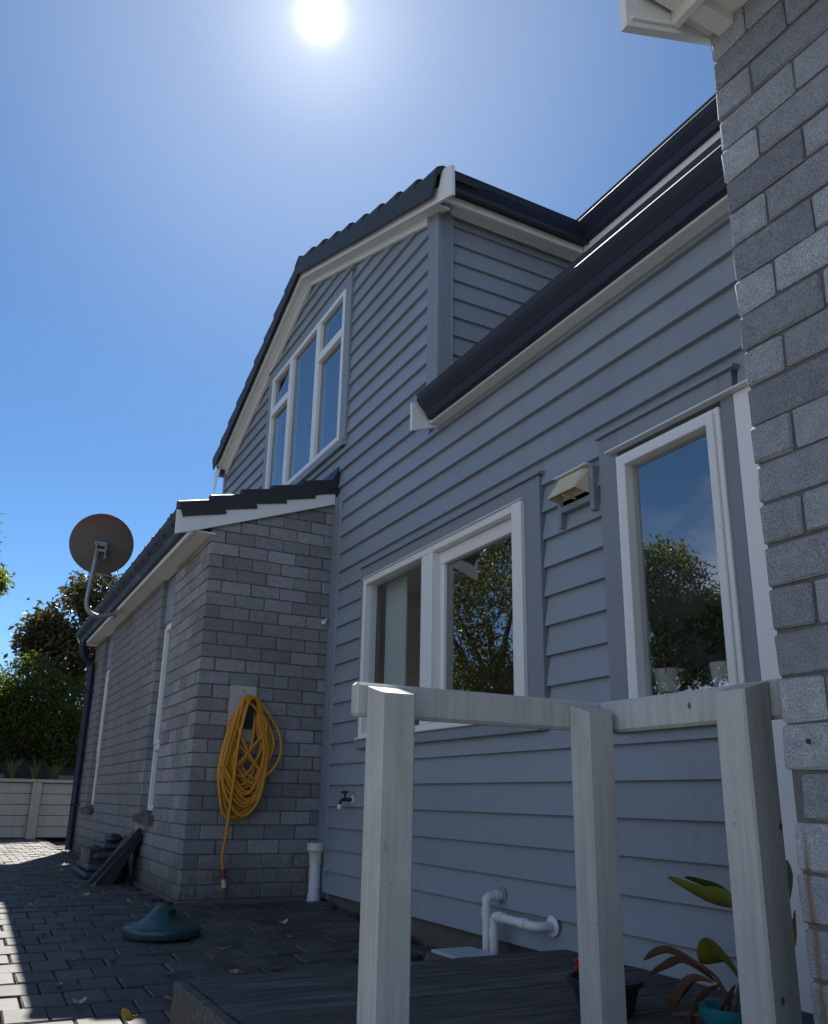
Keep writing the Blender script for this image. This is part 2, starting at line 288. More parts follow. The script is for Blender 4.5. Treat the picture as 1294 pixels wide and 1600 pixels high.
# ------------------------------------------------------------------ mesh helpers
class MB:
    def __init__(s): s.v = []; s.f = []
    def raw(s, v, f):
        o = len(s.v); s.v += [tuple(p) for p in v]; s.f += [tuple(i+o for i in q) for q in f]; return s
    def box(s, x0, x1, y0, y1, z0, z1, b=0.0):
        if x1 < x0: x0, x1 = x1, x0
        if y1 < y0: y0, y1 = y1, y0
        if z1 < z0: z0, z1 = z1, z0
        if b <= 0:
            v = [(x, y, z) for x in (x0, x1) for y in (y0, y1) for z in (z0, z1)]
            return s.raw(v, [(0,1,3,2),(4,6,7,5),(0,4,5,1),(2,3,7,6),(0,2,6,4),(1,5,7,3)])
        b = min(b, (x1-x0)*0.45, (y1-y0)*0.45, (z1-z0)*0.45)
        V = []; idx = {}
        X = (x0, x1); Y = (y0, y1); Z = (z0, z1)
        for i in (0, 1):
            for j in (0, 1):
                for k in (0, 1):
                    sx, sy, sz = (1-2*i)*b, (1-2*j)*b, (1-2*k)*b
                    idx[i,j,k,0] = len(V); V.append((X[i], Y[j]+sy, Z[k]+sz))
                    idx[i,j,k,1] = len(V); V.append((X[i]+sx, Y[j], Z[k]+sz))
                    idx[i,j,k,2] = len(V); V.append((X[i]+sx, Y[j]+sy, Z[k]))
        Fc = []
        q = [(0,0),(1,0),(1,1),(0,1)]
        for i in (0, 1):
            a = [idx[i,j,k,0] for j,k in q]; Fc.append(a if i else a[::-1])
            a = [idx[j,i,k,1] for j,k in q]; Fc.append(a[::-1] if i else a)
            a = [idx[j,k,i,2] for j,k in q]; Fc.append(a if i else a[::-1])
        for a_ in (0, 1):
            for b_ in (0, 1):
                Fc.append([idx[0,a_,b_,1], idx[1,a_,b_,1], idx[1,a_,b_,2], idx[0,a_,b_,2]])
                Fc.append([idx[a_,0,b_,0], idx[a_,1,b_,0], idx[a_,1,b_,2], idx[a_,0,b_,2]])
                Fc.append([idx[a_,b_,0,0], idx[a_,b_,1,0], idx[a_,b_,1,1], idx[a_,b_,0,1]])
        for i in (0, 1):
            for j in (0, 1):
                for k in (0, 1): Fc.append([idx[i,j,k,0], idx[i,j,k,1], idx[i,j,k,2]])
        return s.raw(V, Fc)
    def prism(s, poly, a0, a1, ax='y'):
        """poly in the two remaining axes (in xyz order), swept from a0 to a1 along ax"""
        def P(p, a): return (a, p[0], p[1]) if ax == 'x' else (p[0], a, p[1]) if ax == 'y' else (p[0], p[1], a)
        n = len(poly); v = [P(p, a0) for p in poly] + [P(p, a1) for p in poly]
        f = [tuple(range(n))[::-1], tuple(range(n, 2*n))] + [(i, (i+1) % n, n+(i+1) % n, n+i) for i in range(n)]
        return s.raw(v, f)
    def tube(s, pts, r, seg=8, cap=True, taper=None):
        pts = [Vector(p) for p in pts]; n = len(pts); V = []; Fc = []
        t = (pts[1]-pts[0]).normalized(); nr = t.orthogonal().normalized()
        for i, p in enumerate(pts):
            t = ((pts[min(i+1, n-1)]-pts[max(i-1, 0)])).normalized()
            nr = (nr - t*nr.dot(t)); nr = nr.normalized() if nr.length > 1e-6 else t.orthogonal().normalized()
            bn = t.cross(nr); rr = r[i] if hasattr(r, '__len__') else r
            for k in range(seg):
                a = 2*math.pi*k/seg; V.append(p + nr*math.cos(a)*rr + bn*math.sin(a)*rr)
        for i in range(n-1):
            for k in range(seg): Fc.append((i*seg+k, i*seg+(k+1) % seg, (i+1)*seg+(k+1) % seg, (i+1)*seg+k))
        if cap: Fc += [tuple(range(seg))[::-1], tuple(range((n-1)*seg, n*seg))]
        return s.raw(V, Fc)
    def lathe(s, prof, c, seg=28, axis=None):
        V = []; Fc = []; n = len(prof)
        for k in range(seg):
            a = 2*math.pi*k/seg
            for r, z in prof: V.append(Vector((r*math.cos(a), r*math.sin(a), z)))
        for k in range(seg):
            for i in range(n-1): Fc.append((k*n+i, ((k+1) % seg)*n+i, ((k+1) % seg)*n+i+1, k*n+i+1))
        if axis is not None:
            q = Vector(axis).normalized().to_track_quat('Z', 'Y'); V = [q @ v for v in V]
        return s.raw([v+Vector(c) for v in V], Fc)
    def mesh(s, name, mat=None, smooth=False, fix=True):
        me = bpy.data.meshes.new(name); me.from_pydata(s.v, [], s.f); me.update()
        if fix:
            import bmesh
            bm = bmesh.new(); bm.from_mesh(me); bmesh.ops.recalc_face_normals(bm, faces=bm.faces); bm.to_mesh(me); bm.free()
        if smooth:
            for p in me.polygons: p.use_smooth = True
            me.set_sharp_from_angle(angle=R(40))
        if mat is not None: me.materials.append(MAT[mat] if isinstance(mat, str) else mat)
        return me
    def build(s, name, mat, parent=None, smooth=False, origin=None, fix=True):
        if origin is not None:
            ox, oy, oz = origin; s.v = [(a-ox, b-oy, c-oz) for a, b, c in s.v]
        me = s.mesh(name, mat, smooth, fix); o = bpy.data.objects.new(name, me); COL.objects.link(o)
        if origin is not None: o.location = origin
        if parent is not None: adopt(o, parent)
        return o
def adopt(o, p):
    """parent without moving: every holder here is unrotated"""
    loc = Vector(o.location); q = p; off = Vector((0, 0, 0))
    while q is not None: off += Vector(q.location); q = q.parent
    o.parent = p; o.location = loc - off
def tag(o, label=None, cat=None, group=None, kind=None):
    if label: o['label'] = label
    if cat: o['category'] = cat
    if group: o['group'] = group
    if kind: o['kind'] = kind
    return o
def thing(name, label, cat, loc=(0, 0, 0), group=None):
    o = bpy.data.objects.new(name, None); o.empty_display_size = 0.1; COL.objects.link(o); o.location = loc
    return tag(o, label, cat, group)
def inst(name, me, parent, loc, rot=(0, 0, 0), scale=(1, 1, 1)):
    o = bpy.data.objects.new(name, me); COL.objects.link(o); o.location = loc; o.rotation_euler = rot; o.scale = scale
    if parent is not None: adopt(o, parent)
    return o
def clip(poly, a, b, c):
    """keep a*u+b*v<=c"""
    outp = []
    for i in range(len(poly)):
        p, q = poly[i], poly[(i+1) % len(poly)]; dp, dq = a*p[0]+b*p[1]-c, a*q[0]+b*q[1]-c
        if dp <= 0: outp.append(p)
        if (dp < 0 < dq) or (dq < 0 < dp):
            t = dp/(dp-dq); outp.append((p[0]+(q[0]-p[0])*t, p[1]+(q[1]-p[1])*t))
    return outp
def catmull(pts, n=8, closed=False):
    P = [Vector(p) for p in pts]; o = []; m = len(P)
    for i in range(m if closed else m-1):
        p0, p1, p2, p3 = (P[(i-1) % m], P[i], P[(i+1) % m], P[(i+2) % m]) if closed else (P[max(i-1, 0)], P[i], P[i+1], P[min(i+2, m-1)])
        for k in range(n):
            t = k/n; o.append(0.5*((2*p1)+(p2-p0)*t+(2*p0-5*p1+4*p2-p3)*t*t+(3*p1-p0-3*p2+p3)*t**3))
    if not closed: o.append(P[-1])
    return o

# ------------------------------------------------------------------ site numbers (metres; x into the house, y away along it, z up)
XP, YW, XW, XB = 2.5285, 6.2547, 1.5110, 1.5849
def gz(y): return 0.0 if y >= 6.25 else max(-0.04*(6.25-y), -0.17)

# ------------------------------------------------------------------ ground
def ground():
    g = MB(); ys = [-60, -6, 0, 2.0, 6.25, 15.6, 60, 300]; xs = [-300, -20, 0.79, 20, 300]
    V = [(x, y, gz(y)-0.06) for y in ys for x in xs]; n = len(xs)
    g.raw(V, [(j*n+i, j*n+i+1, (j+1)*n+i+1, (j+1)*n+i) for j in range(len(ys)-1) for i in range(n-1)])
    o = g.build('ground', 'ground', fix=False); tag(o, kind='structure')
    yd = MB(); yd.box(-60, -1.75, -40, 15.2, -0.1, -0.002); yd.box(-1.748, 0.75, -40, 2.0, -0.3, -0.172); yd.box(7.0, 60, -40, 60, -0.1, -0.002); yo = yd.build('yard', 'yard'); tag(yo, kind='structure')
    p = bpy.data.objects.new('pavement', None); COL.objects.link(p); tag(p, kind='structure')
    rl, rd = 0.165, 0.2
    vs = []
    for q in range(6):
        rr = random.Random(q); b = MB(); b.box(-rl/2+0.0025, rl/2-0.0025, -rd/2+0.0025, rd/2-0.0025, -0.05, 0, 0.006)
        b.v = [(x+rr.uniform(-.0015, .0015), y+rr.uniform(-.0015, .0015), z+(rr.uniform(-.0015, .0015))) for x, y, z in b.v]
        vs.append(b)
    ms = [b.mesh('paver', 'paver') for b in vs]
    near, rest = [], MB()
    j = 0; y = 2.2
    while y < 15.3:
        x = -1.6 + (j % 2)*rl/2
        while x < 2.5:
            inside = (x > 0.72 and y < 3.3) or (y > YW-0.12 and x > XW-0.10) or (x > 2.0 and y < 4.4)
            if not inside: near.append((x+random.uniform(-.002, .002), y))
            x += rl
        y += rd; j += 1
    # the pieces that show largest: ahead of the camera and close
    def score(q):
        x, y = q; az = math.degrees(math.atan2(x, y)); d = math.hypot(x, y)
        return d + (8 if (az < 0.5 or y < 2.9 or x > 2.3) else 0)
    near.sort(key=score)
    for i, (x, y) in enumerate(near):
        z = gz(y) + random.uniform(-.004, .004)
        if i < 296:
            o = inst('paver', ms[i % 6], p, (x, y, z), (random.uniform(-.012, .012)+ (0.04 if y < 6.2 else 0), random.uniform(-.014, .014), random.uniform(-.01, .01)))
        else:
            rest.raw([(a+x, c+y, d+z) for a, c, d in vs[i % 6].v], vs[i % 6].f)
    o = rest.build('paver', 'paver', p); tag(o, kind='stuff')
ground()

# ------------------------------------------------------------------ the weatherboarded house
H = thing('weatherboard_house', 'two storey house clad in grey weatherboards with a gable and white windows', 'house', (XP, 4.5, 0))
HOLES = [(3.36, 5.603, 1.044, 2.372), (2.06, 2.885, 1.0, 2.384), (6.06, 8.342, 3.58, 5.285), (-1, 2.075, -1, 2.30)]
ZB, PITCH = 0.048, 0.151
RY, RZW = 7.16, 5.745            # gable: wall line under the soffit at the apex
SR, SL_ = 0.381, 0.406           # right and left roof slopes
def boards():
    for k in range(38):
        z0 = ZB + k*PITCH; z1 = z0 + PITCH
        y_min, y_max = (0.4, 6.10)
        if z0 > 3.10: y_min = 4.635
        if z0 > 2.75: y_max = 10.06
        cuts = sorted({y_min, y_max} | {h for a in HOLES if a[2] < z1 and a[3] > z0 for h in a[:2] if y_min < h < y_max} | ({6.10} if z0 > 2.75 else set()) | ({4.62} if z0 < 3.103 < z1 else set()))
        segs = []
        for a, b in zip(cuts[:-1], cuts[1:]):
            m = (a+b)/2; lo, hi = z0, z1
            for h in HOLES:
                if h[0] < m < h[1] and h[2] < z1 and h[3] > z0:
                    if h[2] <= z0 and h[3] >= z1: lo = hi = None; break
                    if h[2] <= z0: lo = h[3]
                    else: hi = h[2]
            if lo is None: continue
            if segs and segs[-1][1] == a and a != 4.62 and segs[-1][2:] == (lo, hi): segs[-1] = (segs[-1][0], b, lo, hi)
            else: segs.append((a, b, lo, hi))
        for a, b, lo, hi in segs:
            poly = [(a, lo), (b, lo), (b, hi), (a, hi)]
            if b <= 4.62 and z0 < 3.103 < z1: poly = clip(poly, 0, 1, 3.103)
            poly = clip(poly, -SR, 1, RZW - SR*RY + 0.02)      # z <= RZW - SR*(RY-y)
            poly = clip(poly, SL_, 1, RZW + SL_*RY + 0.02)
            if len(poly) < 3: continue
            mb = MB(); n = len(poly)
            fr = [(XP - 0.004 + 0.026*(z-z0)/PITCH, y, z) for y, z in poly]; bk = [(XP+0.034, y, z) for y, z in poly]
            mb.raw(fr+bk, [tuple(range(n)), tuple(range(n, 2*n))[::-1]] + [(i, (i+1) % n, n+(i+1) % n, n+i) for i in range(n)])
            mb.build('weatherboard', 'board', H)
    # side of the gable storey, facing the camera
    for k in range(20, 32):
        z0 = ZB + k*PITCH + 0.02; z1 = min(z0+PITCH, 4.84)
        mb = MB(); mb.prism([(4.494, z0), (4.519, z1), (4.534, z1), (4.534, z0)], XP+0.105, 3.95, 'x'); mb.build('weatherboard', 'board', H)
boards()
w = MB()
w.box(XP+0.036, XP+0.12, 0.4, 2.14, 2.3, 3.2); w.box(XP+0.036, XP+0.12, 2.75, 3.5, 0.05, 3.2); w.box(XP+0.036, XP+0.12, 5.55, 6.1, 0.05, 4.6)
w.box(XP+0.036, XP+0.12, 0.4, 2.75, 0.05, 1.045); w.box(XP+0.036, XP+0.12, 3.5, 5.55, 0.05, 1.10); w.box(XP+0.036, XP+0.12, 2.14, 3.5, 2.26, 3.2); w.box(XP+0.036, XP+0.12, 3.5, 5.55, 2.28, 3.2)
w.box(XP+0.036, XP+0.12, 4.54, 6.1, 3.2, 4.6)
w.prism([(4.54, 4.6), (6.1, 4.6), (6.1, 5.3), (8.2, 5.3), (8.2, 4.6), (10.05, 4.6), (10.05, 4.6), (RY, RZW-0.02)], XP+0.036, XP+0.12, 'x')
w.box(XP+0.036, XP+0.12, 8.2, 10.05, 0.0, 4.6); w.box(XP+0.036, XP+0.12, 6.1, 8.2, 0.0, 3.65)
w.box(XP+0.12, 12.0, 10.0, 10.05, 0, 4.6); w.box(XP+0.12, 4.0, 4.54, 4.6, 3.1, 4.9)
w.box(3.98, 4.06, -8.0, 4.5, 3.3, 5.0)          # upper storey wall set back
w.build('wall', 'trim', H)
# foundation strip below the boards
fb = MB(); fb.box(XP+0.045, XP+0.2, 0.4, YW, -0.4, 0.05); fb.build('foundation', 'found', H)
# corner boards of the gable storey
for nm, b in (('a', (XP-0.014, XP+0.03, 4.486, 4.555, 3.28, 4.845)), ('b', (XP+0.0305, XP+0.105, 4.486, 4.52, 3.28, 4.845))):
    mb = MB(); mb.box(*b, 0.003); mb.build('corner_board', 'trim', H)
mb = MB(); mb.box(XP+0.098, XP+0.112, 4.480, 4.50, 3.28, 4.825, 0.002); mb.build('corner_board', 'board', H)
mb = MB(); mb.box(XP-0.012, XP+0.03, 4.556, 4.640, 3.28, 4.86, 0.003); mb.build('corner_board', 'trim', H)
mb = MB(); mb.box(XP-0.014, XP+0.03, 6.17, 6.25, 0.0, 3.14, 0.003); mb.build('corner_board', 'trim', H)
mb = MB(); mb.box(XP-0.004, XP+0.03, 6.095, 6.168, 0.05, 3.16, 0.003); mb.build('corner_board', 'board', H)
mb = MB(); mb.box(XP-0.012, XP+0.06, 9.99, 10.065, 2.9, 4.62, 0.003); mb.build('corner_board', 'trim', H)

# --- windows
def frame_rect(mb, x0, x1, y0, y1, z0, z1, t, b=0.004, tb=None):
    tb = tb or t
    mb.box(x0, x1, y0, y0+t, z0, z1, b); mb.box(x0, x1, y1-t, y1, z0, z1, b)
    mb.box(x0, x1, y0+t, y1-t, z1-t, z1, b); mb.box(x0, x1, y0+t, y1-t, z0, z0+tb, b)
def pane(win, y0, y1, z0, z1, x, mat='glass'):
    mb = MB(); mb.box(x, x+0.006, y0, y1, z0, z1); mb.build('pane', mat, win)
def trimset(win, y0, y1, z0, z1, iy0, iy1, iz0, iz1, sill=True):
    for b in ((XP-0.016, XP+0.036, iy1, y1, z0, z1), (XP-0.016, XP+0.036, y0, iy0, z0, z1), (XP-0.016, XP+0.036, iy0+0.0005, iy1-0.0005, iz1, z1)):
        m_ = MB(); m_.box(*b, 0.003); m_.build('window_trim', 'trim', win)
    m_ = MB(); m_.prism([(XP-0.034, z1+0.001), (XP+0.03, z1+0.001), (XP+0.03, z1+0.026), (XP-0.034, z1+0.012)], y0-0.025, y1+0.006, 'y'); m_.build('head_flashing', 'trim', win)
    if sill:
        m_ = MB(); m_.box(XP-0.030, XP+0.036, iy0-0.10, iy1+0.04, z0, iz0-0.012, 0.003); m_.build('window_sill', 'trim', win)
# lower window: fixed light far, awning light near
mb = MB(); X0 = XP-0.030
frame_rect(mb, X0, XP+0.07, 3.503, 5.545, 1.105, 2.274, 0.045); mb.box(X0, XP+0.07, 4.490, 4.560, 1.15, 2.229, 0.003)
mb.box(X0+0.004, XP+0.07, 4.561, 4.640, 1.15, 2.229, 0.003); mb.box(X0-0.012, X0+0.02, 3.50, 3.59, 1.11, 2.268, 0.004)
w1 = mb.build('window', 'alu', H)
w1['label'] = 'wide lower window with two lights'
mb = MB(); frame_rect(mb, XP+0.028, XP+0.075, 3.55, 4.489, 1.152, 2.228, 0.05, 0.004); mb.build('sash', 'alu', w1)
mb = MB(); mb.box(XP+0.020, XP+0.07, 3.56, 4.488, 2.145, 2.226, 0.003); mb.build('sash_rail', 'alu', w1)
pane(w1, 3.598, 4.44, 1.20, 2.15, XP+0.05, 'glassr'); pane(w1, 4.641, 5.499, 1.151, 2.228, XP+0.02)
trimset(w1, 3.365, 5.603, 1.044, 2.372, 3.503, 5.545, 1.118, 2.274)
mb = MB(); mb.box(XP-0.045, XP+0.0, 3.49, 5.56, 2.2745, 2.279, 0); mb.build('white_flashing', 'alu', w1)
mb = MB(); mb.box(XP-0.052, XP-0.002, 3.49, 5.555, 1.106, 1.120, 0.003); mb.build('sill_nosing', 'alu', w1)
# tall window by the brick corner
mb = MB(); frame_rect(mb, XP-0.028, XP+0.07, 2.143, 2.757, 1.05, 2.25, 0.028); w2 = mb.build('window', 'alu', H)
w2['label'] = 'tall narrow window with pot plants inside'
mb = MB(); frame_rect(mb, XP-0.040, XP+0.04, 2.166, 2.728, 1.078, 2.228, 0.040, 0.004); mb.build('sash', 'alu', w2)
pane(w2, 2.205, 2.689, 1.117, 2.189, XP+0.005, 'glasst')
trimset(w2, 2.0755, 2.885, 1.0, 2.384, 2.143, 2.757, 1.062, 2.277)
mb = MB(); mb.prism([(XP-0.055, 2.2775), (XP-0.012, 2.2775), (XP-0.012, 2.292), (XP-0.055, 2.284)], 1.2, 2.80, 'y'); mb.build('white_flashing', 'alu', w2)
# upper gable window, three lights
mb = MB(); X0 = XP-0.022; y0, y1, z0, z1 = 6.187, 8.215, 3.66, 5.165
frame_rect(mb, X0, XP+0.07, y0, y1, z0, z1, 0.05)
mb.box(X0, XP+0.07, 6.783, 6.880, z0+0.05, z1-0.05, 0.003); mb.box(X0, XP+0.07, 7.550, 7.646, z0+0.05, z1-0.05, 0.003)
mb.box(X0-0.006, XP+0.06, y0+0.05, 6.783, 4.69, 4.775, 0.003); mb.box(X0-0.006, XP+0.06, 7.646, y1-0.05, 4.69, 4.775, 0.003)
w3 = mb.build('window', 'alu', H); w3['label'] = 'upper gable window with three lights'
for a in ((y0+0.05, 6.783, z0+0.05, 4.69), (y0+0.05, 6.783, 4.775, z1-0.05), (6.880, 7.550, z0+0.05, z1-0.05), (7.646, y1-0.05, z0+0.05, 4.69), (7.646, y1-0.05, 4.775, z1-0.05)):
    pane(w3, *a, XP+0.012, 'glassu')
trimset(w3, 6.062, 8.342, 3.58, 5.282, y0, y1, z0, z1)
# white door jamb and leaf at the near end
mb = MB(); mb.box(XP-0.020, XP+0.03, 1.80, 2.0745, -0.05, 2.275, 0.003); d = mb.build('door', 'alu', H)
mb = MB(); mb.box(XP-0.012, XP+0.03, 0.45, 1.788, -0.05, 2.275, 0.003); mb.build('door_leaf', 'alu', d)

# --- rooms seen through the panes
rm = MB()
def room(x1, y0, y1, z0, z1, mw, mc):
    o0, o1 = y0+0.30*(y1-y0), y0+0.80*(y1-y0); q0, q1 = z0+0.7, z1-0.4  # opening added in the unseen far wall to let daylight into the room
    a = MB(); a.raw([(XP+0.125, y0, z0), (x1, y0, z0), (x1, y1, z0), (XP+0.125, y1, z0), (XP+0.125, y0, z1), (x1, y0, z1), (x1, y1, z1), (XP+0.125, y1, z1)],
        [(1, 2, 6, 5), (0, 1, 5, 4), (2, 3, 7, 6)][1:]); a.box(x1, x1+.05, y0, o0, z0, z1); a.box(x1, x1+.05, o1, y1, z0, z1); a.box(x1, x1+.05, o0, o1, z0, q0); a.box(x1, x1+.05, o0, o1, q1, z1); a.build('interior_wall', mw, H, fix=False)
    b = MB(); b.box(XP+0.125, x1, y0, y1, z1, z1+0.03); b.build('ceiling', mc, H)
    b = MB(); b.box(XP+0.125, x1, y0, y1, z0-0.03, z0); b.build('floor', 'room', H)
room(5.6, 3.0, 6.2, 0.3, 2.42, 'room', 'roomceil')
room(4.6, 1.2, 2.95, 0.3, 2.42, 'roomgrey', 'roomgrey')
room(5.5, 4.7, 9.9, 3.2, 5.25, 'roomgrey', 'roomgrey')
cv = MB(); n = 40
V = [];
for i in range(n+1):
    yy = 5.20 + 0.30*i/n; xx = XP+0.16 + 0.018*math.sin(i*1.25)
    V += [(xx, yy, 1.0), (xx, yy, 2.26)]
cv.raw(V, [(2*i, 2*i+2, 2*i+3, 2*i+1) for i in range(n)])
o = cv.build('curtain', 'curtain', smooth=True, fix=False)
tag(o, 'pale green curtain drawn aside behind the wide lower window', 'curtain')
sh = MB(); sh.box(XP+0.10, XP+0.42, 2.10, 2.90, 1.125, 1.162, 0.004); sh.build('window_board', 'white', H)

# --- eaves: lower roof edge over the long wall
def gutter_profile(xf, zt, zb, xb):
    """outer lip at xf, body leaning in to the fascia at xb"""
    h = zt-zb; w_ = xb-xf
    o_ = [(xf, zt), (xf-0.003, zt-0.008), (xf+0.004, zt-0.020), (xf+w_*0.14, zt-h*0.30), (xf+w_*0.46, zt-h*0.60), (xf+w_*0.52, zt-h*0.64), (xf+w_*0.70, zb+0.006), (xf+w_*0.78, zb), (xb, zb)]
    return o_ + [(xb, zt-0.02), (xb-0.003, zt-0.02), (xb-0.003, zb+0.004), (xf+w_*0.80, zb+0.004), (xf+w_*0.55, zt-h*0.60), (xf+0.006, zt-0.004)]
mb = MB(); mb.prism(gutter_profile(2.330, 3.232, 3.106, 2.445), -0.8, 4.42, 'y'); g1 = mb.build('gutter', 'gutter', H)
g1['label'] = 'navy gutter along the lower eave'
mb = MB(); mb.box(2.446, 2.466, -0.8, 4.455, 3.095, 3.25, 0.002); mb.build('fascia', 'white', H)
mb = MB(); mb.box(2.4665, XP+0.03, -0.8, 4.455, 3.104, 3.115, 0); mb.build('soffit', 'white', H)
mb = MB(); mb.prism([(2.318, 3.222), (2.318, 3.022), (2.530, 3.098), (2.530, 3.24)], 4.462, 4.486, 'y'); mb.build('barge_board', 'white', H)
# lower roof plane
mb = MB(); mb.prism([(2.37, 3.262), (4.0, 3.262+1.63*0.36), (4.0, 3.30+1.63*0.36), (2.36, 3.30)], -0.8, 4.484, 'y'); r1 = mb.build('roof', 'tile', H)
# --- eaves of the gable storey, side facing the camera and back gutter
def prof_y(yf, zt, zb, yb):
    return [(a, b) for a, b in gutter_profile(yf, zt, zb, yb)]
mb = MB(); mb.prism(prof_y(4.245, 4.989, 4.850, 4.335), 2.405, 3.70, 'x'); g = mb.build('gutter', 'gutter', H); g['label'] = 'navy gutter at the side of the gable'
mb = MB(); mb.box(2.43, 3.72, 4.336, 4.360, 4.795, 4.97, 0.002); mb.build('fascia', 'white', H)
mb = MB(); mb.box(2.44, 3.98, 4.3605, 4.53, 4.846, 4.856, 0); mb.build('soffit', 'white', H)
mb = MB(); mb.box(2.62, 3.97, 4.482, 4.4985, 4.826, 4.8455, 0.002); mb.build('soffit_mould', 'white', H)
mb = MB(); mb.prism(gutter_profile(3.612, 4.989, 4.850, 3.722), -8.0, 4.33, 'y'); g = mb.build('gutter', 'gutter', H); g['label'] = 'navy gutter along the upper roof behind'
mb = MB(); mb.box(3.723, 3.747, -8.0, 4.335, 4.795, 4.97, 0.002); mb.build('fascia', 'white', H)
mb = MB(); mb.box(3.7475, 3.98, -8.0, 4.36, 4.846, 4.856, 0); mb.build('soffit', 'white', H)
mb = MB(); mb.prism([(3.65, 5.0), (6.5, 6.1), (6.5, 6.16), (3.64, 5.05)], -8.0, 4.4, 'y'); r2 = mb.build('roof', 'tile', H)
# --- gable roof: slabs, barge boards, rake tiles
XBG = XP-0.125                           # outer face of the barge
def slope_pts(side):
    return (4.11, 1) if side == 'r' else (10.02, -1)
for side, ye, s in (('r', 4.10, SR), ('l', 9.86, SL_)):
    zb0 = 5.805; dy = abs(RY-ye); zl = zb0-s*dy
    h = 0.125
    if side == 'r':
        poly = [(RY, zb0), (RY, zb0+h+0.01), (4.33, zb0+h-s*(RY-4.33)), (4.285, zb0+h-s*(RY-4.285)), (4.25, 4.925), (4.21, 4.938), (4.105, 4.885), (4.10, zl)]
    else:
        poly = [(RY, zb0), (ye+0.03, zl), (ye+0.19, zl+0.03), (ye+0.19, zl+0.12), (RY, zb0+h+0.01)]
    mb = MB(); mb.prism(poly, XBG, XBG+0.022, 'x'); mb.build('barge_board', 'white', H)
    # sloping soffit and bead against the wall
    mb = MB(); zz = lambda y: zb0 - s*abs(RY-y)
    a, b = RY, (4.38 if side == 'r' else 10.03)
    mb.raw([(XBG+0.0225, a, zz(a)+0.02), (XP+0.02, a, zz(a)+0.02), (XP+0.02, b, zz(b)+0.02), (XBG+0.0225, b, zz(b)+0.02),
            (XBG+0.0225, a, zz(a)+0.035), (XP+0.02, a, zz(a)+0.035), (XP+0.02, b, zz(b)+0.035), (XBG+0.0225, b, zz(b)+0.035)],
           [(0, 1, 2, 3), (4, 5, 6, 7), (0, 4, 7, 3), (1, 5, 6, 2), (0, 1, 5, 4), (3, 2, 6, 7)]); mb.build('soffit', 'white', H)
    mb = MB(); b2 = 4.64 if side == 'r' else 9.98
    mb.raw([(XP-0.025, a, zz(a)-0.045), (XP+0.005, a, zz(a)-0.045), (XP+0.005, b2, zz(b2)-0.045), (XP-0.025, b2, zz(b2)-0.045),
            (XP-0.025, a, zz(a)+0.019), (XP+0.005, a, zz(a)+0.019), (XP+0.005, b2, zz(b2)+0.019), (XP-0.025, b2, zz(b2)+0.019)],
           [(0, 1, 2, 3), (4, 5, 6, 7), (0, 4, 7, 3), (1, 5, 6, 2), (0, 1, 5, 4), (3, 2, 6, 7)]); mb.build('soffit_mould', 'white', H)
    # roof slab
    zr = zb0+0.13; b3 = 4.26 if side == 'r' else 10.06
    mb = MB(); mb.prism([(RY, zr), (b3, zr-s*abs(RY-b3)), (b3, zr+0.03-s*abs(RY-b3)), (RY, zr+0.03)], XBG+0.03, 6.0, 'x'); rf = mb.build('roof', 'tile', H)
    # rake tiles: stepped courses with a rolled outer edge
    L_ = 0.315*math.sqrt(1+s*s); ang = math.atan(s)
    prof = [(-0.045, -0.135), (-0.048, -0.01), (-0.038, 0.022), (-0.012, 0.040), (0.03, 0.042), (0.06, 0.025), (0.10, 0.010), (0.20, 0.004), (0.26, 0.018), (0.31, 0.018), (0.31, 0.0), (0.0, 0.0), (-0.026, -0.006), (-0.03, -0.135)]
    tm = MB(); n = len(prof)
    # tile runs down-slope along local +u; lower end lifted
    li = lambda z, d: z + (0.0 if z < -0.1 else d)
    V = [(x, 0, z) for x, z in prof] + [(x, L_+0.032, li(z, 0.056)) for x, z in prof] + [(x, L_+0.044, li(z, 0.036)) for x, z in prof]
    tm.raw(V, [tuple(range(n)), tuple(range(2*n, 3*n))[::-1]] + [(i, (i+1) % n, n+(i+1) % n, n+i) for i in range(n)] + [(n+i, n+(i+1) % n, 2*n+(i+1) % n, 2*n+i) for i in range(n)])
    me = tm.mesh('roof_tile', 'tile')
    cnt = 9
    for k in range(cnt):
        yy = RY-0.02 - k*0.315 if side == 'r' else RY+0.02 + k*0.315
        zk = zr+0.050 - s*abs(RY-yy) + random.uniform(-.004, .004)
        if side == 'r':
            # mirror so local +y points to -y: rotate 180 about z and flip x by scale
            o = inst('roof_tile', me, rf, (XBG, yy, zk), (ang, 0, 0), (1, -1, 1))
            o.rotation_euler = (ang+random.uniform(-.012, .012), 0, random.uniform(-.008, .008))
        else:
            o = inst('roof_tile', me, rf, (XBG, yy, zk), (-ang+random.uniform(-.012, .012), 0, random.uniform(-.008, .008)))
# ridge cap
mb = MB(); mb.prism([(RY-0.13, 5.93), (RY-0.10, 6.01), (RY, 6.065), (RY+0.10, 6.01), (RY+0.13, 5.93), (RY+0.10, 5.93), (RY, 6.01), (RY-0.10, 5.93)], XBG-0.04, 6.0, 'x'); mb.build('ridge_cap', 'tile', H)
# gutter end showing at the far eave
mb = MB(); mb.prism([(9.95, 4.84), (10.10, 4.80), (10.10, 4.64), (9.95, 4.62)], XBG+0.03, 6.0, 'x'); mb.build('gutter', 'gutter', H)
mb = MB(); mb.prism([(9.90, 4.70), (10.17, 4.72), (10.17, 4.44), (10.13, 4.42)], XBG+0.023, XBG+0.029, 'x'); mb.build('gutter_stop', 'white', H)

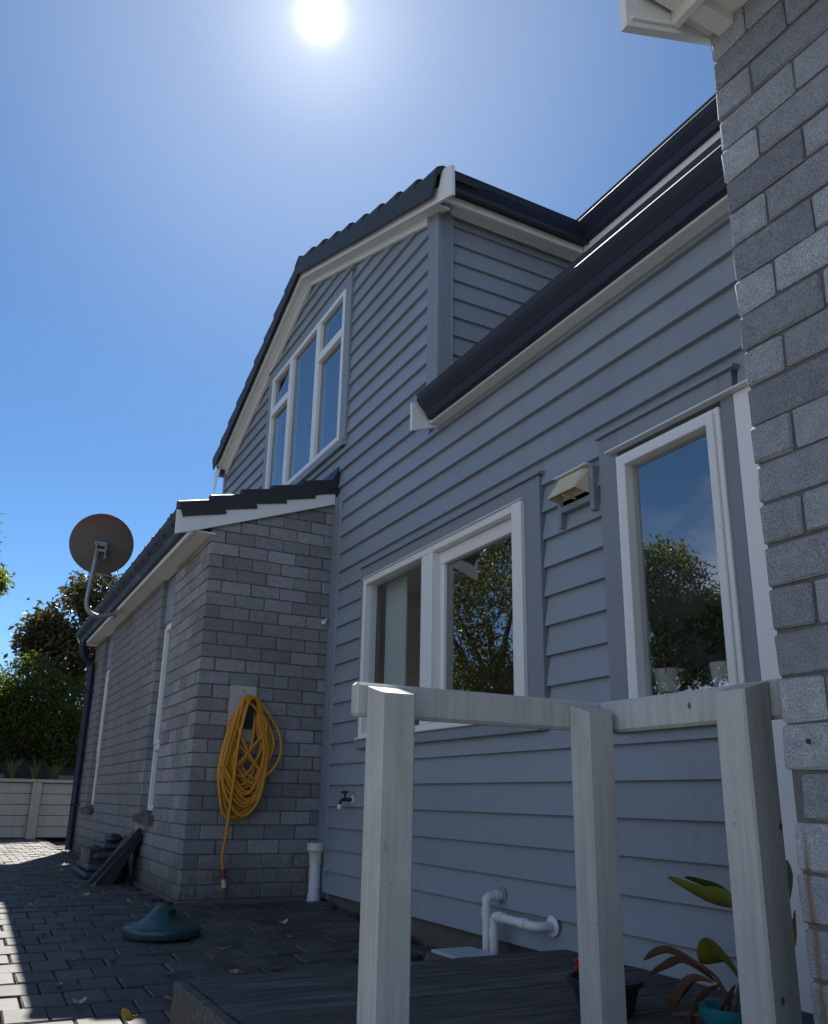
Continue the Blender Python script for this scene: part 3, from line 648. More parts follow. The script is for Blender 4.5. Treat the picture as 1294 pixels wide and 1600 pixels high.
# ------------------------------------------------------------------ brick lean-to wing
LT = thing('brick_lean_to', 'low grey brick wing with narrow white windows and a lean-to tiled roof', 'house wing', (XW, YW, 0))
BR_L, BR_H, GL, GH = 0.226, 0.090, 0.236, 0.100
YEND = 12.22
OPEN = [(7.42, 7.945, 0.55, 3.0), (10.75, 11.37, 0.55, 3.0)]
def brick_variant(lx, ly, lz, seed, r=0.0022, b=0.004):
    rr = random.Random(seed); mb = MB(); mb.box(0, lx, 0, ly, 0, lz, b)
    mb.v = [(x+rr.uniform(-r, r), y+rr.uniform(-r, r), z+rr.uniform(-r, r)) for x, y, z in mb.v]; return mb
def brick_walls():
    MBs = {}
    def mesh_of(lx, ly, seed):
        key = (round(lx, 3), round(ly, 3), seed)
        if key not in MBs:
            v = brick_variant(lx, ly, BR_H, seed); MBs[key] = (v, v.mesh('brick', 'brick'))
        return MBs[key]
    lst = []
    rows = 27
    for r in range(rows+5):
        z = 0.012 + r*GH; odd = r % 2
        # corner brick
        cx, cy = (0.108, BR_L) if not odd else (BR_L, 0.108)
        if z < 2.73: lst.append((0, XW, YW, z, cx, cy))
        # front face (runs to the boards); the rake cuts the top
        x = XW + cx + 0.010
        while x < XP-0.02:
            l = min(BR_L, XP-0.004-x)
            lim = 2.652 + (x+l*0.5-1.352)*0.365
            if z < lim + 0.055 and l > 0.03: lst.append((1, x, YW, z, l, 0.07))
            x += GL
        if z > 2.63: continue
        # side face
        y = YW + cy + 0.010
        while y < YEND-0.05:
            l = min(BR_L, YEND-y); segs = [(y, y+l)]
            for o in OPEN:
                if z + 0.05 > o[2] and z < o[3]:
                    ns = []
                    for a, b in segs:
                        if b <= o[0] or a >= o[1]: ns.append((a, b)); continue
                        if a < o[0]-0.012: ns.append((a, o[0]))
                        if b > o[1]+0.012: ns.append((o[1], b))
                    segs = ns
            for a, b in segs:
                if b-a > 0.02: lst.append((2, XW, a, z, 0.085, b-a-0.0))
            y += GL
    def key(q): return (0 if q[0] < 2 else 1, math.hypot(q[1], q[2]))
    lst.sort(key=key)
    rest = MB()
    for i, (kd, x, y, z, lx, ly) in enumerate(lst):
        v, me = mesh_of(lx, ly, random.randrange(4))
        jx, jy = random.uniform(-.0025, .0025), random.uniform(-.0025, .0025)
        if i < 298: inst('brick', me, LT, (x+jx, y+jy, z), (0, 0, random.uniform(-.004, .004)))
        else: rest.raw([(a+x+jx, b+y+jy, c+z) for a, b, c in v.v], v.f)
    o = rest.build('brick', 'brick', LT); tag(o, kind='stuff')
brick_walls()
mb = MB()
mb.prism([(XW+0.02, 0.0), (XP-0.002, 0.0), (XP-0.002, 3.08), (XW+0.02, 2.70)], YW+0.006, YW+0.09, 'y')
ys = [YW+0.09] + [v for o in OPEN for v in o[:2]] + [YEND-0.01]
for i in range(0, len(ys), 2): mb.box(XW+0.006, XW+0.10, ys[i]+(0.007 if i else 0), ys[i+1]-0.007, 0.0, 2.66)
for o in OPEN: mb.box(XW+0.006, XW+0.10, o[0]-0.006, o[1]+0.006, 0.0, o[2]-0.01)
mb.box(XW+0.006, XP, YEND-0.02, YEND, 0, 2.6)
mb.build('wall', 'mortar', LT)
mb = MB(); mb.box(XW-0.02, XP-0.05, YW-0.035, YW+0.05, -0.25, 0.008, 0.006); mb.box(XW-0.025, XW+0.05, YW+0.051, YEND, -0.2, 0.006, 0.006); mb.build('footing', 'found', LT)
for y0, y1, zs, zt in OPEN:
    xx = XW+0.062
    mb = MB(); frame_rect(mb, xx, xx+0.06, y0, y1, 0.575, 2.235, 0.045); mb.box(xx-0.008, xx+0.05, y0+0.045, y1-0.045, 1.085, 1.135, 0.003)
    wn = mb.build('window', 'alu', LT)
    m2 = MB(); frame_rect(m2, xx-0.012, xx+0.03, y0+0.03, y1-0.03, 1.136, 2.20, 0.04); m2.build('sash', 'alu', wn)
    pane(wn, y0+0.05, y1-0.05, 0.62, 1.085, xx+0.03); pane(wn, y0+0.05, y1-0.05, 1.15, 2.19, xx+0.02)
    m2 = MB(); m2.box(xx-0.02, xx+0.03, y0+0.001, y1-0.001, 2.2365, 2.66); m2.build('panel', 'trim', wn)
    for a in range(3):
        L3 = (y1-y0+0.16)/3
        m2 = MB(); ya = y0-0.10+a*L3
        m2.prism([(XW-0.045, 0.475), (XW-0.045, 0.535), (XW+0.07, 0.568), (XW+0.07, 0.475)], ya+0.004, ya+L3-0.004, 'y'); m2.build('sill_brick', 'sill', wn)
    m2 = MB(); m2.box(xx+0.2, xx+0.22, y0-0.1, y1+0.1, 0.5, 2.3); m2.build('blind', 'room', wn)
# roof edge of the wing
SLW = 0.365
mb = MB(); mb.prism(gutter_profile(1.225, 2.825, 2.672, 1.340), YW-0.015, YEND+0.06, 'y'); g = mb.build('gutter', 'gutter', LT)
mb = MB(); mb.prism([(1.225, 2.82), (1.28, 2.69), (1.34, 2.675), (1.34, 2.82)], YEND+0.061, YEND+0.07, 'y'); mb.build('gutter_stop', 'white', LT)
mb = MB(); mb.box(1.341, 1.365, YW-0.015, YEND+0.05, 2.640, 2.80, 0.002); mb.build('fascia', 'white', LT)
mb = MB(); mb.box(1.3655, XW+0.03, YW-0.018, YEND+0.05, 2.662, 2.672, 0); mb.build('soffit', 'white', LT)
mb = MB(); mb.prism([(1.225, 2.612), (1.36, 2.655), (XP-0.016, 2.652+(XP-1.352)*SLW), (XP-0.016, 2.755+(XP-1.352)*SLW), (1.36, 2.80), (1.30, 2.803), (1.222, 2.805)], YW-0.045, YW-0.020, 'y'); mb.build('barge_board', 'white', LT)
mb = MB(); mb.prism([(1.27, 2.80), (XP-0.01, 2.80+(XP-1.27)*SLW), (XP-0.01, 2.77+(XP-1.27)*SLW), (1.30, 2.775)], YW-0.015, YEND+0.05, 'y'); rf = mb.build('roof', 'tile', LT)
ang = math.atan(SLW); L_ = 0.275*math.sqrt(1+SLW**2)
prof = [(-0.050, -0.090), (-0.054, 0.0), (-0.04, 0.03), (-0.012, 0.045), (0.03, 0.046), (0.06, 0.028), (0.10, 0.010), (0.20, 0.004), (0.25, 0.02), (0.30, 0.02), (0.30, 0.0), (0.0, 0.0), (-0.028, -0.004), (-0.032, -0.090)]
tm = MB(); n = len(prof)
V = [(-L_-0.045, y, z+0.040) for y, z in prof] + [(-L_-0.04, y, z+0.05) for y, z in prof] + [(0.0, y, z+0.006) for y, z in prof]
tm.raw(V, [tuple(range(n)), tuple(range(2*n, 3*n))[::-1]] + [(i, (i+1) % n, n+(i+1) % n, n+i) for i in range(n)] + [(n+i, n+(i+1) % n, 2*n+(i+1) % n, 2*n+i) for i in range(n)])
me = tm.mesh('roof_tile', 'tile')
tm2 = MB(); tm2.raw([(x, y, max(z, 0.0) if y < 0.0 else z) for x, y, z in V], [f for f in tm.f]); me2 = tm2.mesh('roof_tile', 'tile')
for c in range(19):
    for k in range(5):
        xx = 1.325 + (k+1)*0.245
        inst('roof_tile', me if c == 0 else me2, rf, (xx, YW-0.012+c*0.31, (2.800 if c == 0 else 2.752)+(xx-1.27)*SLW), (random.uniform(-.012, .012), -ang+random.uniform(-.02, .02), random.uniform(-.012, .012)))
# apron flashing where the tiles meet the boards
mb = MB(); mb.prism([(XP-0.10, 3.20), (XP-0.004, 3.215), (XP-0.004, 3.42), (XP-0.02, 3.36)], YW-0.07, YEND, 'y'); mb.build('flashing', 'gutter', LT)
# downpipe at the far corner
pts = catmull([(1.30, 11.95, 2.66), (1.305, 11.95, 2.56), (1.33, 11.96, 2.47), (1.43, 12.0, 2.38), (1.455, 12.0, 2.26), (1.455, 12.0, 1.0), (1.455, 12.0, 0.02)], 6)
mb = MB(); mb.tube(pts, 0.045, 12); dp = mb.build('downpipe', 'gutter', LT, smooth=True); dp['label'] = 'dark navy downpipe at the far corner'
for z in (0.55, 2.0):
    mb = MB(); mb.box(1.40, 1.52, 11.93, 11.95, z, z+0.03, 0.003); mb.build('pipe_bracket', 'gutter', dp)

# ------------------------------------------------------------------ brick house at the right edge
BH = thing('brick_house', 'grey concrete brick house corner with white boxed eave at right', 'house', (XB, 1.268, 0))
def right_wall():
    cache = {}
    for r in range(-2, 28):
        z = 0.075 + r*0.1013; odd = (r+1) % 2
        y = 1.268
        first = True
        while y > -0.6:
            l = (0.110 if odd else 0.2285) if first else 0.2285
            if r == 6 and first: y -= 0.03; l -= 0.03
            jy = random.uniform(-.003, .003)
            key = (round(l, 3), random.randrange(6))
            if key not in cache: cache[key] = brick_variant(0.10, l, 0.0935, 100+len(cache), 0.0028, 0.005).mesh('brick', 'brick2')
            inst('brick', cache[key], BH, (XB+random.uniform(-.002, .002), y-l+(jy if first else 0)*0.8, z), (0, 0, random.uniform(-.004, .004)))
            y -= l+0.0080; first = False
right_wall()
mb = MB(); mb.box(XB+0.009, XB+0.25, -1.5, 1.262, -0.2, 2.80); mb.box(XB+0.25, XP+0.3, 0.0, 0.2, -0.2, 2.8); mb.build('wall', 'mortar2', BH)
mb = MB(); mb.prism([(1.275, 2.675), (1.62, 2.81), (2.6, 3.19), (2.6, 3.33), (1.275, 2.90)], 1.270, 1.294, 'y'); mb.build('barge_board', 'white', BH)
mb = MB(); mb.prism([(1.290, 2.70), (1.44, 2.758), (1.44, 2.768), (1.290, 2.71)], 1.262, 1.2695, 'y'); mb.build('barge_bead', 'white', BH)
mb = MB(); mb.box(1.440, 1.464, -1.0, 1.2695, 2.762, 2.95, 0.002); mb.build('fascia', 'white', BH)
mb = MB(); mb.box(1.290, 1.4395, -1.0, 1.258, 2.80, 2.82); mb.box(1.280, 1.2895, -1.0, 1.262, 2.80, 2.95); mb.build('gutter', 'white', BH)
mb = MB(); mb.box(1.4645, XB+0.05, -1.0, 1.2695, 2.802, 2.815); mb.build('soffit', 'white', BH)
mb = MB(); mb.box(1.4655, 1.60, 1.185, 1.236, 2.770, 2.8015, 0.002); mb.build('eave_block', 'white', BH)
mb = MB(); mb.tube([(XB-0.004, 1.205, 0.842), (XB+0.02, 1.205, 0.842)], 0.0055, 8); mb.build('bolt_hole', 'black', BH)
mb = MB(); mb.prism([(1.2, 2.86), (2.8, 3.46), (2.8, 3.5), (1.2, 2.92)], -1.5, 1.30, 'y'); mb.build('roof', 'tile', BH)

# ------------------------------------------------------------------ deck
DK = thing('timber_deck', 'low weathered timber deck with grooved boards beside the house', 'deck', (0.8, 3.27, 0))
for j in range(17):
    y1 = 3.27 - j*0.142; y0 = y1-0.137
    pr = [(y0, 0.055), (y0, 0.082)]
    m_ = 11
    for q in range(m_):
        a = y0 + (y1-y0)*(q+0.18)/m_; b = y0 + (y1-y0)*(q+0.82)/m_
        pr += [(a, 0.085), (b, 0.085)]
        if q < m_-1: pr += [(b+0.0012, 0.0812), (y0+(y1-y0)*(q+1.18)/m_-0.0012, 0.0812)]
    pr += [(y1, 0.082), (y1, 0.055)]
    mb = MB(); mb.prism(pr, 0.847+random.uniform(-.002, .002), XP-0.01, 'x'); o = mb.build('deck_board', 'deck', DK)
    o.location.z += random.uniform(-.002, .002)
mb = MB(); mb.box(0.800, 0.842, 0.85, 3.272, -0.055, 0.083, 0.006); mb.build('edge_board', 'deck', DK)
mb = MB(); mb.box(0.812, 0.842, 0.85, 3.265, -0.25, -0.060, 0.006); mb.build('edge_board', 'deck', DK)
mb = MB(); mb.box(0.85, XP-0.02, 3.225, 3.268, -0.22, 0.052, 0.005); mb.build('joist_or_dark_fill', 'deck', DK)
mb = MB(); mb.box(0.95, XP, 0.9, 3.2, -0.24, -0.10); mb.build('joist_or_dark_fill', 'dark', DK)  # solid near-black slab under the boards; its colour stands in for underdeck shade

# ------------------------------------------------------------------ white timber fence
FE = thing('timber_fence', 'weathered white timber posts and rails standing on the deck', 'fence', (1.7, 2.1, 0.085))
def post(x0, x1, y0, y1, zt, high):
    mb = MB(); b = 0.006
    pts = [(x0+b, y0), (x1-b, y0), (x1, y0+b), (x1, y1-b), (x1-b, y1), (x0+b, y1), (x0, y1-b), (x0, y0+b)]
    d = 0.027
    def zz(x, y): return zt + (d*(y-y0)/(y1-y0) if high == 'y' else d*(x-x0)/(x1-x0))
    V = [(x, y, 0.086) for x, y in pts] + [(x, y, zz(x, y)) for x, y in pts]; n = 8
    mb.raw(V, [tuple(range(n))[::-1], tuple(range(n, 2*n))] + [(i, (i+1) % n, n+(i+1) % n, n+i) for i in range(n)])
    return mb.build('post', 'oldwhite', FE)
post(0.987, 1.089, 2.036, 2.138, 0.984, 'y')['label'] = 'left post of the white fence'
post(1.690, 1.790, 2.045, 2.1375, 0.977, 'y')['label'] = 'middle post at the fence corner'
post(1.712, 1.810, 1.472, 1.570, 0.990, 'x')['label'] = 'right post close to the brick wall'
mb = MB(); mb.box(0.955, 1.856, 2.1385, 2.178, 0.928, 1.022, 0.009); mb.build('rail', 'oldwhite', FE)
mb = MB(); mb.box(1.8105, 1.850, 1.445, 2.137, 0.922, 1.021, 0.009); mb.build('rail', 'oldwhite', FE)

# ------------------------------------------------------------------ fittings on the walls
# vent hood
V_ = thing('vent_hood', 'beige vent hood on the grey boards between two windows', 'vent', (XP, 3.05, 2.2))
x0 = XP-0.018
mb = MB()
hv = [(x0, 3.165, 2.268), (x0, 2.950, 2.268), (XP-0.052, 2.968, 2.262), (XP-0.052, 3.147, 2.262), (XP-0.118, 3.165, 2.150), (XP-0.118, 2.950, 2.150), (x0, 3.165, 2.135), (x0, 2.950, 2.135)]
mb.raw(hv, [(0, 1, 2, 3), (3, 2, 5, 4), (0, 3, 4, 6), (1, 7, 5, 2)]); mb.build('hood', 'vent', V_)
mb = MB(); mb.box(x0-0.004, x0+0.002, 2.955, 3.16, 2.128, 2.155, 0.001); mb.tube([(XP-0.10, 3.06, 2.147), (XP-0.018, 3.06, 2.142)], 0.006, 6); mb.build('louvre', 'vent', V_)
mb = MB(); mb.box(XP-0.022, XP-0.014, 2.955, 3.160, 2.13, 2.262); mb.build('back_plate', 'vent', V_)
for b in ((2.918, 2.946, 2.045, 2.272), (3.168, 3.192, 2.020, 2.16), (2.946, 3.168, 2.095, 2.128)):
    mb = MB(); mb.box(XP-0.030, XP+0.014, b[0], b[1], b[2], b[3], 0.002); mb.build('packer', 'trim', V_)
mb = MB(); mb.box(XP-0.060, XP+0.014, 2.93, 3.185, 2.274, 2.281, 0.001); mb.build('flashing', 'alu', V_)

# tap
T_ = thing('garden_tap', 'dark metal garden tap with white flange on the grey boards', 'tap', (XP, 5.68, 0.70))
mb = MB(); mb.lathe([(0.0, 0.0), (0.032, 0.0), (0.032, 0.008), (0.012, 0.012)], (XP+0.004, 5.66, 0.70), 16, (-1, 0, 0)); mb.build('flange', 'pvc', T_, smooth=True)
mb = MB(); mb.tube([(XP, 5.66, 0.70), (XP-0.055, 5.66, 0.70)], 0.013, 10); mb.tube(catmull([(XP-0.05, 5.66, 0.70), (XP-0.085, 5.66, 0.695), (XP-0.095, 5.66, 0.665)], 4), 0.012, 10); mb.tube([(XP-0.05, 5.66, 0.70), (XP-0.062, 5.66, 0.745)], 0.010, 8); mb.build('body', 'brass', T_, smooth=True)
mb = MB(); mb.tube([(XP-0.060, 5.615, 0.750), (XP-0.062, 5.66, 0.752), (XP-0.064, 5.705, 0.750)], 0.008, 8); mb.build('handle', 'brass', T_, smooth=True)
mb = MB(); mb.lathe([(0.0, 0.0), (0.015, 0.0), (0.017, 0.02), (0.011, 0.03)], (XP-0.096, 5.66, 0.637), 12); mb.build('spout', 'pvc', T_, smooth=True)

# white waste pipes
P_ = thing('waste_pipes', 'pair of white plastic waste pipes elbowing out of the wall', 'pipe', (XP, 3.7, 0))
xq = XP-0.085
mb = MB(); mb.tube(catmull([(XP+0.02, 3.785, 0.255), (XP-0.05, 3.785, 0.255), (xq+0.004, 3.79, 0.245), (xq, 3.79, 0.21), (xq, 3.79, 0.12), (xq, 3.79, -0.10)], 6), 0.022, 14); p1 = mb.build('pipe', 'pvc', P_, smooth=True)
mb = MB(); mb.tube([(xq, 3.79, 0.16), (xq, 3.79, 0.205)], 0.026, 14); mb.tube([(XP-0.01, 3.785, 0.255), (XP-0.04, 3.785, 0.255)], 0.026, 14); mb.build('collar', 'pvc', p1, smooth=True)
mb = MB(); mb.lathe([(0.02, 0), (0.042, 0.0), (0.042, 0.006), (0.02, 0.01)], (XP+0.004, 3.785, 0.255), 18, (-1, 0, 0)); mb.build('flange', 'trim', P_, smooth=True)
mb = MB(); mb.tube(catmull([(XP+0.02, 3.37, 0.165), (XP-0.055, 3.37, 0.165), (xq, 3.40, 0.165), (xq, 3.45, 0.166), (xq, 3.60, 0.170), (xq, 3.69, 0.172), (xq, 3.72, 0.16), (xq, 3.725, 0.12), (xq, 3.725, -0.10)], 6), 0.022, 14); p2 = mb.build('pipe', 'pvc', P_, smooth=True)
mb = MB(); mb.tube([(xq, 3.725, 0.07), (xq, 3.725, 0.115)], 0.026, 14); mb.tube([(xq, 3.645, 0.171), (xq, 3.68, 0.172)], 0.026, 14); mb.tube([(xq, 3.45, 0.166), (xq, 3.49, 0.167)], 0.026, 14); mb.build('collar', 'pvc', p2, smooth=True)
mb = MB(); mb.lathe([(0.02, 0), (0.046, 0.0), (0.046, 0.007), (0.02, 0.012)], (XP+0.004, 3.37, 0.165), 18, (-1, 0, 0)); mb.build('flange', 'pvc', P_, smooth=True)
# gully under them
G_ = thing('drain_gully', 'pale plastic drain gully under the white waste pipes', 'drain', (2.3, 3.75, 0))
mb = MB(); mb.prism([(3.50, -0.2), (3.95, -0.2), (3.86, 0.005), (3.56, 0.005)], 2.14, 2.40, 'x'); mb.build('surround', 'found', G_)
mb = MB(); mb.box(2.16, 2.385, 3.575, 3.845, 0.006, 0.022, 0.004); mb.build('lid', 'drain', G_)
# standpipe in the corner
S_ = thing('white_standpipe', 'short white drain pipe standing in the corner beside the brick wall', 'pipe', (2.535, 6.13, 0))
cxs, cys = XP-0.055, 6.165
mb = MB(); mb.lathe([(0.0, -0.05), (0.045, -0.05), (0.041, 0.03), (0.041, 0.27)], (cxs, cys, 0), 22); mb.build('pipe', 'pvc', S_, smooth=True)
mb = MB(); mb.lathe([(0.0, 0.39), (0.045, 0.39), (0.068, 0.385), (0.068, 0.335), (0.060, 0.330), (0.046, 0.295), (0.046, 0.235), (0.041, 0.235)], (cxs, cys, 0), 22); mb.build('adaptor', 'pvcold', S_, smooth=True)
mb = MB(); mb.lathe([(0.041, 0.095), (0.044, 0.093), (0.044, 0.07), (0.041, 0.068)], (cxs, cys, 0), 22); mb.lathe([(0.041, 0.045), (0.046, 0.043), (0.052, -0.02), (0.041, -0.05)], (cxs, cys, 0), 22); mb.build('collar', 'pvc', S_, smooth=True)
# small white sensor near the corner
mb = MB(); mb.tube(catmull([(2.50, YW-0.01, 2.10), (2.49, YW-0.04, 2.09), (2.47, YW-0.05, 2.07)], 4), 0.010, 8); mb.lathe([(0, 0), (0.016, 0), (0.020, 0.03), (0, 0.035)], (2.462, YW-0.055, 2.045), 12)
o = mb.build('wall_nozzle', 'pvc', smooth=True); tag(o, 'small white nozzle high in the brick corner', 'nozzle')

# hose hanger and hose
HG = thing('hose_hanger', 'pale board with a black hook screwed to the brick wall', 'hose hanger', (1.86, YW, 1.3))
mb = MB(); mb.box(1.757, 1.958, YW-0.024, YW-0.004, 1.10, 1.510, 0.003); mb.build('board', 'plate', HG)
mb = MB(); mb.box(1.868, 1.932, YW-0.12, YW-0.0245, 1.33, 1.392, 0.012); mb.prism([(YW-0.11, 1.33), (YW-0.0245, 1.33), (YW-0.0245, 1.19), (YW-0.07, 1.20)], 1.868, 1.925, 'x'); mb.build('hook', 'black', HG)
mb = MB(); mb.lathe([(0, 0), (0.006, 0), (0.006, 0.003), (0, 0.004)], (1.858, YW-0.024, 1.470), 10, (0, -1, 0)); mb.build('screw', 'black', HG)
HS = thing('garden_hose', 'coiled yellow garden hose hanging from the hook on the brick wall', 'hose', (1.9, YW-0.06, 0.5))
rr = random.Random(3)
pts = [Vector((1.728, YW-0.060, 1.02)), Vector((1.735, YW-0.060, 1.08)), Vector((1.775, YW-0.06, 1.22))]
specs = [(1.735, 2.02, 0.560), (1.70, 2.03, 0.57), (1.745, 2.05, 0.68), (1.715, 2.06, 0.60), (1.76, 2.155, 0.81), (1.72, 2.02, 0.735), (1.77, 2.10, 0.845), (1.705, 2.05, 0.65), (1.75, 2.035, 0.775), (1.79, 2.01, 0.86), (1.725, 2.04, 0.585), (1.775, 2.00, 0.80), (1.74, 2.06, 0.70), (1.71, 2.04, 0.63), (1.755, 2.05, 0.74), (1.73, 2.03, 0.67), (1.765, 2.08, 0.79)]
for i, (xl, xr, zb) in enumerate(specs):
    d0 = YW-0.052-0.052*((i*5) % 13)/13.0; tz = 1.405+0.012*rr.random(); xc = 1.885+0.03*rr.random()
    xm = (xl+xr)/2 + rr.uniform(-.05, .05); cross = rr.uniform(-0.02, 0.05)
    pts += [Vector((xc-0.05, d0, tz-0.012)), Vector((xc, d0, tz)), Vector((xc+0.055, d0, tz-0.02)), Vector((xr-0.045, d0, 1.22)), Vector((xr, d0-0.006, 0.97+0.5*(zb-0.6))),
            Vector((xr-0.03, d0-0.012, zb+0.13)), Vector((xm+0.03, d0-0.016, zb)), Vector((xm-0.06, d0-0.016, zb+0.015)), Vector((xl+0.015, d0-0.012, zb+0.17)), Vector((xl, d0-0.006, 0.93)), Vector((xl+0.055, d0, 1.20))]
# two strands crossing the middle
for (a, b, z) in ((2.00, 1.80, 0.72), (1.80, 2.02, 0.74)):
    d0 = YW-0.075
    pts += [Vector((1.88, d0, 1.40)), Vector((1.91, d0, 1.405)), Vector((a-0.06, d0, 1.2)), Vector((1.90, d0-0.02, 1.0)), Vector((b, d0-0.02, 0.85)), Vector(((a+b)/2, d0-0.03, z)), Vector((a, d0-0.03, 0.86)), Vector((1.90, d0-0.03, 1.02)), Vector((b+0.01, d0-0.02, 1.22))]
pts += [Vector((1.86, YW-0.12, 1.395)), Vector((1.885, YW-0.125, 1.400)), Vector((1.86, YW-0.13, 1.36)), Vector((1.815, YW-0.13, 1.10)), Vector((1.80, YW-0.125, 0.80)), Vector((1.782, YW-0.10, 0.45)), Vector((1.772, YW-0.085, 0.30)), Vector((1.790, YW-0.08, 0.205))]
mb = MB(); mb.tube(catmull(pts, 6), 0.0112, 8); mb.build('coil', 'hose', HS, smooth=True)
def cyl(nm, mat, a, b, r1, r2=None): 
    q = MB(); q.tube([a, b], [r1, r2 or r1], 12); return q.build(nm, mat, HS, smooth=True)
nx, ny = 1.790, YW-0.08
cyl('connector_collar', 'maroon', (nx, ny, 0.215), (nx+0.004, ny, 0.15), 0.021)
cyl('connector', 'cream', (nx+0.004, ny, 0.15), (nx+0.014, ny, 0.095), 0.016)
cyl('nozzle', 'greenp', (nx+0.014, ny, 0.095), (nx+0.027, ny, 0.03), 0.011, 0.009)
cyl('end_fitting', 'pvc', (1.728, YW-0.060, 1.005), (1.729, YW-0.060, 1.06), 0.019)
cyl('end_fitting', 'greenp', (1.727, YW-0.060, 0.985), (1.728, YW-0.060, 1.006), 0.017)

# ------------------------------------------------------------------ things on the paving
U_ = thing('umbrella_base', 'round teal plastic umbrella base standing on the dark paving', 'umbrella base', (1.17, 5.15, gz(5.15)))
c = (1.17, 5.15, gz(5.15)+0.003)
mb = MB(); mb.lathe([(0.0, 0.0), (0.205, 0.0), (0.212, 0.02), (0.211, 0.044), (0.203, 0.054), (0.19, 0.059), (0.145, 0.070), (0.105, 0.088), (0.075, 0.118), (0.054, 0.145), (0.048, 0.158)], c, 40); mb.build('shell', 'base', U_, smooth=True)
mb = MB(); mb.lathe([(0.048, 0.158), (0.046, 0.172), (0.030, 0.174), (0.029, 0.13)], c, 24); mb.build('socket', 'black', U_, smooth=True)
mb = MB(); mb.tube([(c[0]+0.03, c[1]-0.06, c[2]+0.132), (c[0]+0.032, c[1]-0.088, c[2]+0.128)], 0.018, 10); mb.build('cap', 'black', U_, smooth=True)

LB = thing('leaning_black_panel', 'black rigid panel leaning against the brick wing below the window', 'panel', (1.45, 7.9, 0))
mb = MB(); pr = [(1.10, 0.0), (1.135, 0.0), (1.497, 0.415), (1.475, 0.435), (1.462, 0.437)]
mb.prism(pr, 7.62, 7.655, 'y'); pb = mb.build('sheet', 'black', LB)
mb = MB(); mb.tube([(1.095, 7.615, 0.012), (1.462, 7.615, 0.440)], 0.006, 8); mb.build('rim', 'slab', LB, smooth=True)
mb = MB(); mb.prism([(1.16, 0.0), (1.30, 0.0), (1.50, 0.36), (1.49, 0.40)], 7.66, 8.05, 'y'); mb.build('back', 'black', LB)
ST = thing('plastic_step_stack', 'stepped stack of grey plastic slabs beside the leaning black panel', 'plastic slabs', (1.35, 8.6, 0))
for i, (xa, xb_, ya, yb, za, zb) in enumerate(((1.13, 1.46, 8.10, 8.85, 0.0, 0.055), (1.15, 1.46, 8.12, 8.80, 0.062, 0.115), (1.21, 1.47, 8.15, 8.78, 0.16, 0.215), (1.27, 1.48, 8.18, 8.75, 0.235, 0.28))):
    mb = MB(); mb.box(xa, xb_, ya, yb, za, zb, 0.018); o = mb.build('slab', 'slab', ST)
mb = MB(); mb.box(1.17, 1.47, 8.2, 8.7, 0.10, 0.24, 0.01); mb.build('core', 'black', ST)
mb = MB(); mb.box(1.34, 1.46, 8.3, 8.6, 0.281, 0.36, 0.03); mb.build('handle', 'black', ST)

# fallen leaves
def leaf_mesh(seed, L=0.06, Wd=0.026, curl=0.5, mat='lf_dry'):
    r = random.Random(seed); n = 7; V = []; Fc = []
    for i in range(n):
        t = i/(n-1); w_ = Wd*math.sin(math.pi*(0.06+0.9*t))**0.8; z = curl*L*0.35*(abs(2*t-1)**1.5)*r.uniform(.7, 1.2)
        y = L*(t-0.5)
        for sgn in (-1, 0, 1): V.append((sgn*w_*r.uniform(.8, 1.1), y, z + (abs(sgn)*curl*Wd*0.55) + 0.002))
    for i in range(n-1):
        for k in (0, 1): Fc.append((i*3+k, i*3+k+1, i*3+k+4, i*3+k+3))
    mb = MB(); mb.raw(V, Fc); me = mb.mesh('fallen_leaf', mat, True, False)
    a = me.attributes.new('rnd', 'FLOAT', 'FACE'); v = r.random(); a.data.foreach_set('value', [v]*len(me.polygons)); return me
lm = [leaf_mesh(i, random.uniform(.045, .085), random.uniform(.012, .024), random.uniform(.3, 1.1)) for i in range(9)]
rr = random.Random(11)
leafpos = [(1.05, 8.9), (1.20, 8.6), (1.28, 7.1), (1.15, 7.3), (1.0, 7.4), (1.12, 7.0), (0.95, 7.9), (0.85, 8.3), (0.78, 7.2), (0.98, 6.7), (0.62, 6.4), (0.70, 5.6), (1.22, 6.3), (0.88, 5.9), (0.56, 5.3), (0.62, 4.7), (0.78, 4.5), (0.55, 4.1), (0.60, 3.9), (1.05, 4.3), (1.35, 4.15), (1.25, 4.2), (1.44, 4.0), (1.32, 3.9), (1.55, 4.1), (1.72, 3.85), (1.85, 4.9), (1.95, 5.2), (0.92, 3.9), (1.42, 4.7), (1.1, 9.6), (0.95, 9.2), (0.72, 9.0)]
for i, (x, y) in enumerate(leafpos):
    o = inst('fallen_leaf', lm[i % 9], None, (x+rr.uniform(-.04, .04), y+rr.uniform(-.1, .1), gz(y)+0.006), (rr.uniform(-.2, .2), rr.uniform(-.2, .2), rr.uniform(0, 6.28)))
    tag(o, 'small dry brown leaf lying on the shaded paving', 'leaf', 'dry leaves scattered on the paving')
o = inst('fallen_leaf', leaf_mesh(50, 0.075, 0.024, 0.9, 'lf_yel'), None, (0.71, 3.52, gz(3.5)+0.02), (0.5, 0.4, 2.4)); tag(o, 'yellow curled leaf on the paving near the deck corner', 'leaf')
o = inst('fallen_leaf', leaf_mesh(51, 0.15, 0.030, 0.6, 'lf_cream'), None, (0.655, 3.33, gz(3.3)+0.01), (0.1, 0.2, 1.75)); tag(o, 'large cream curled leaf on the paving before the deck corner', 'leaf')

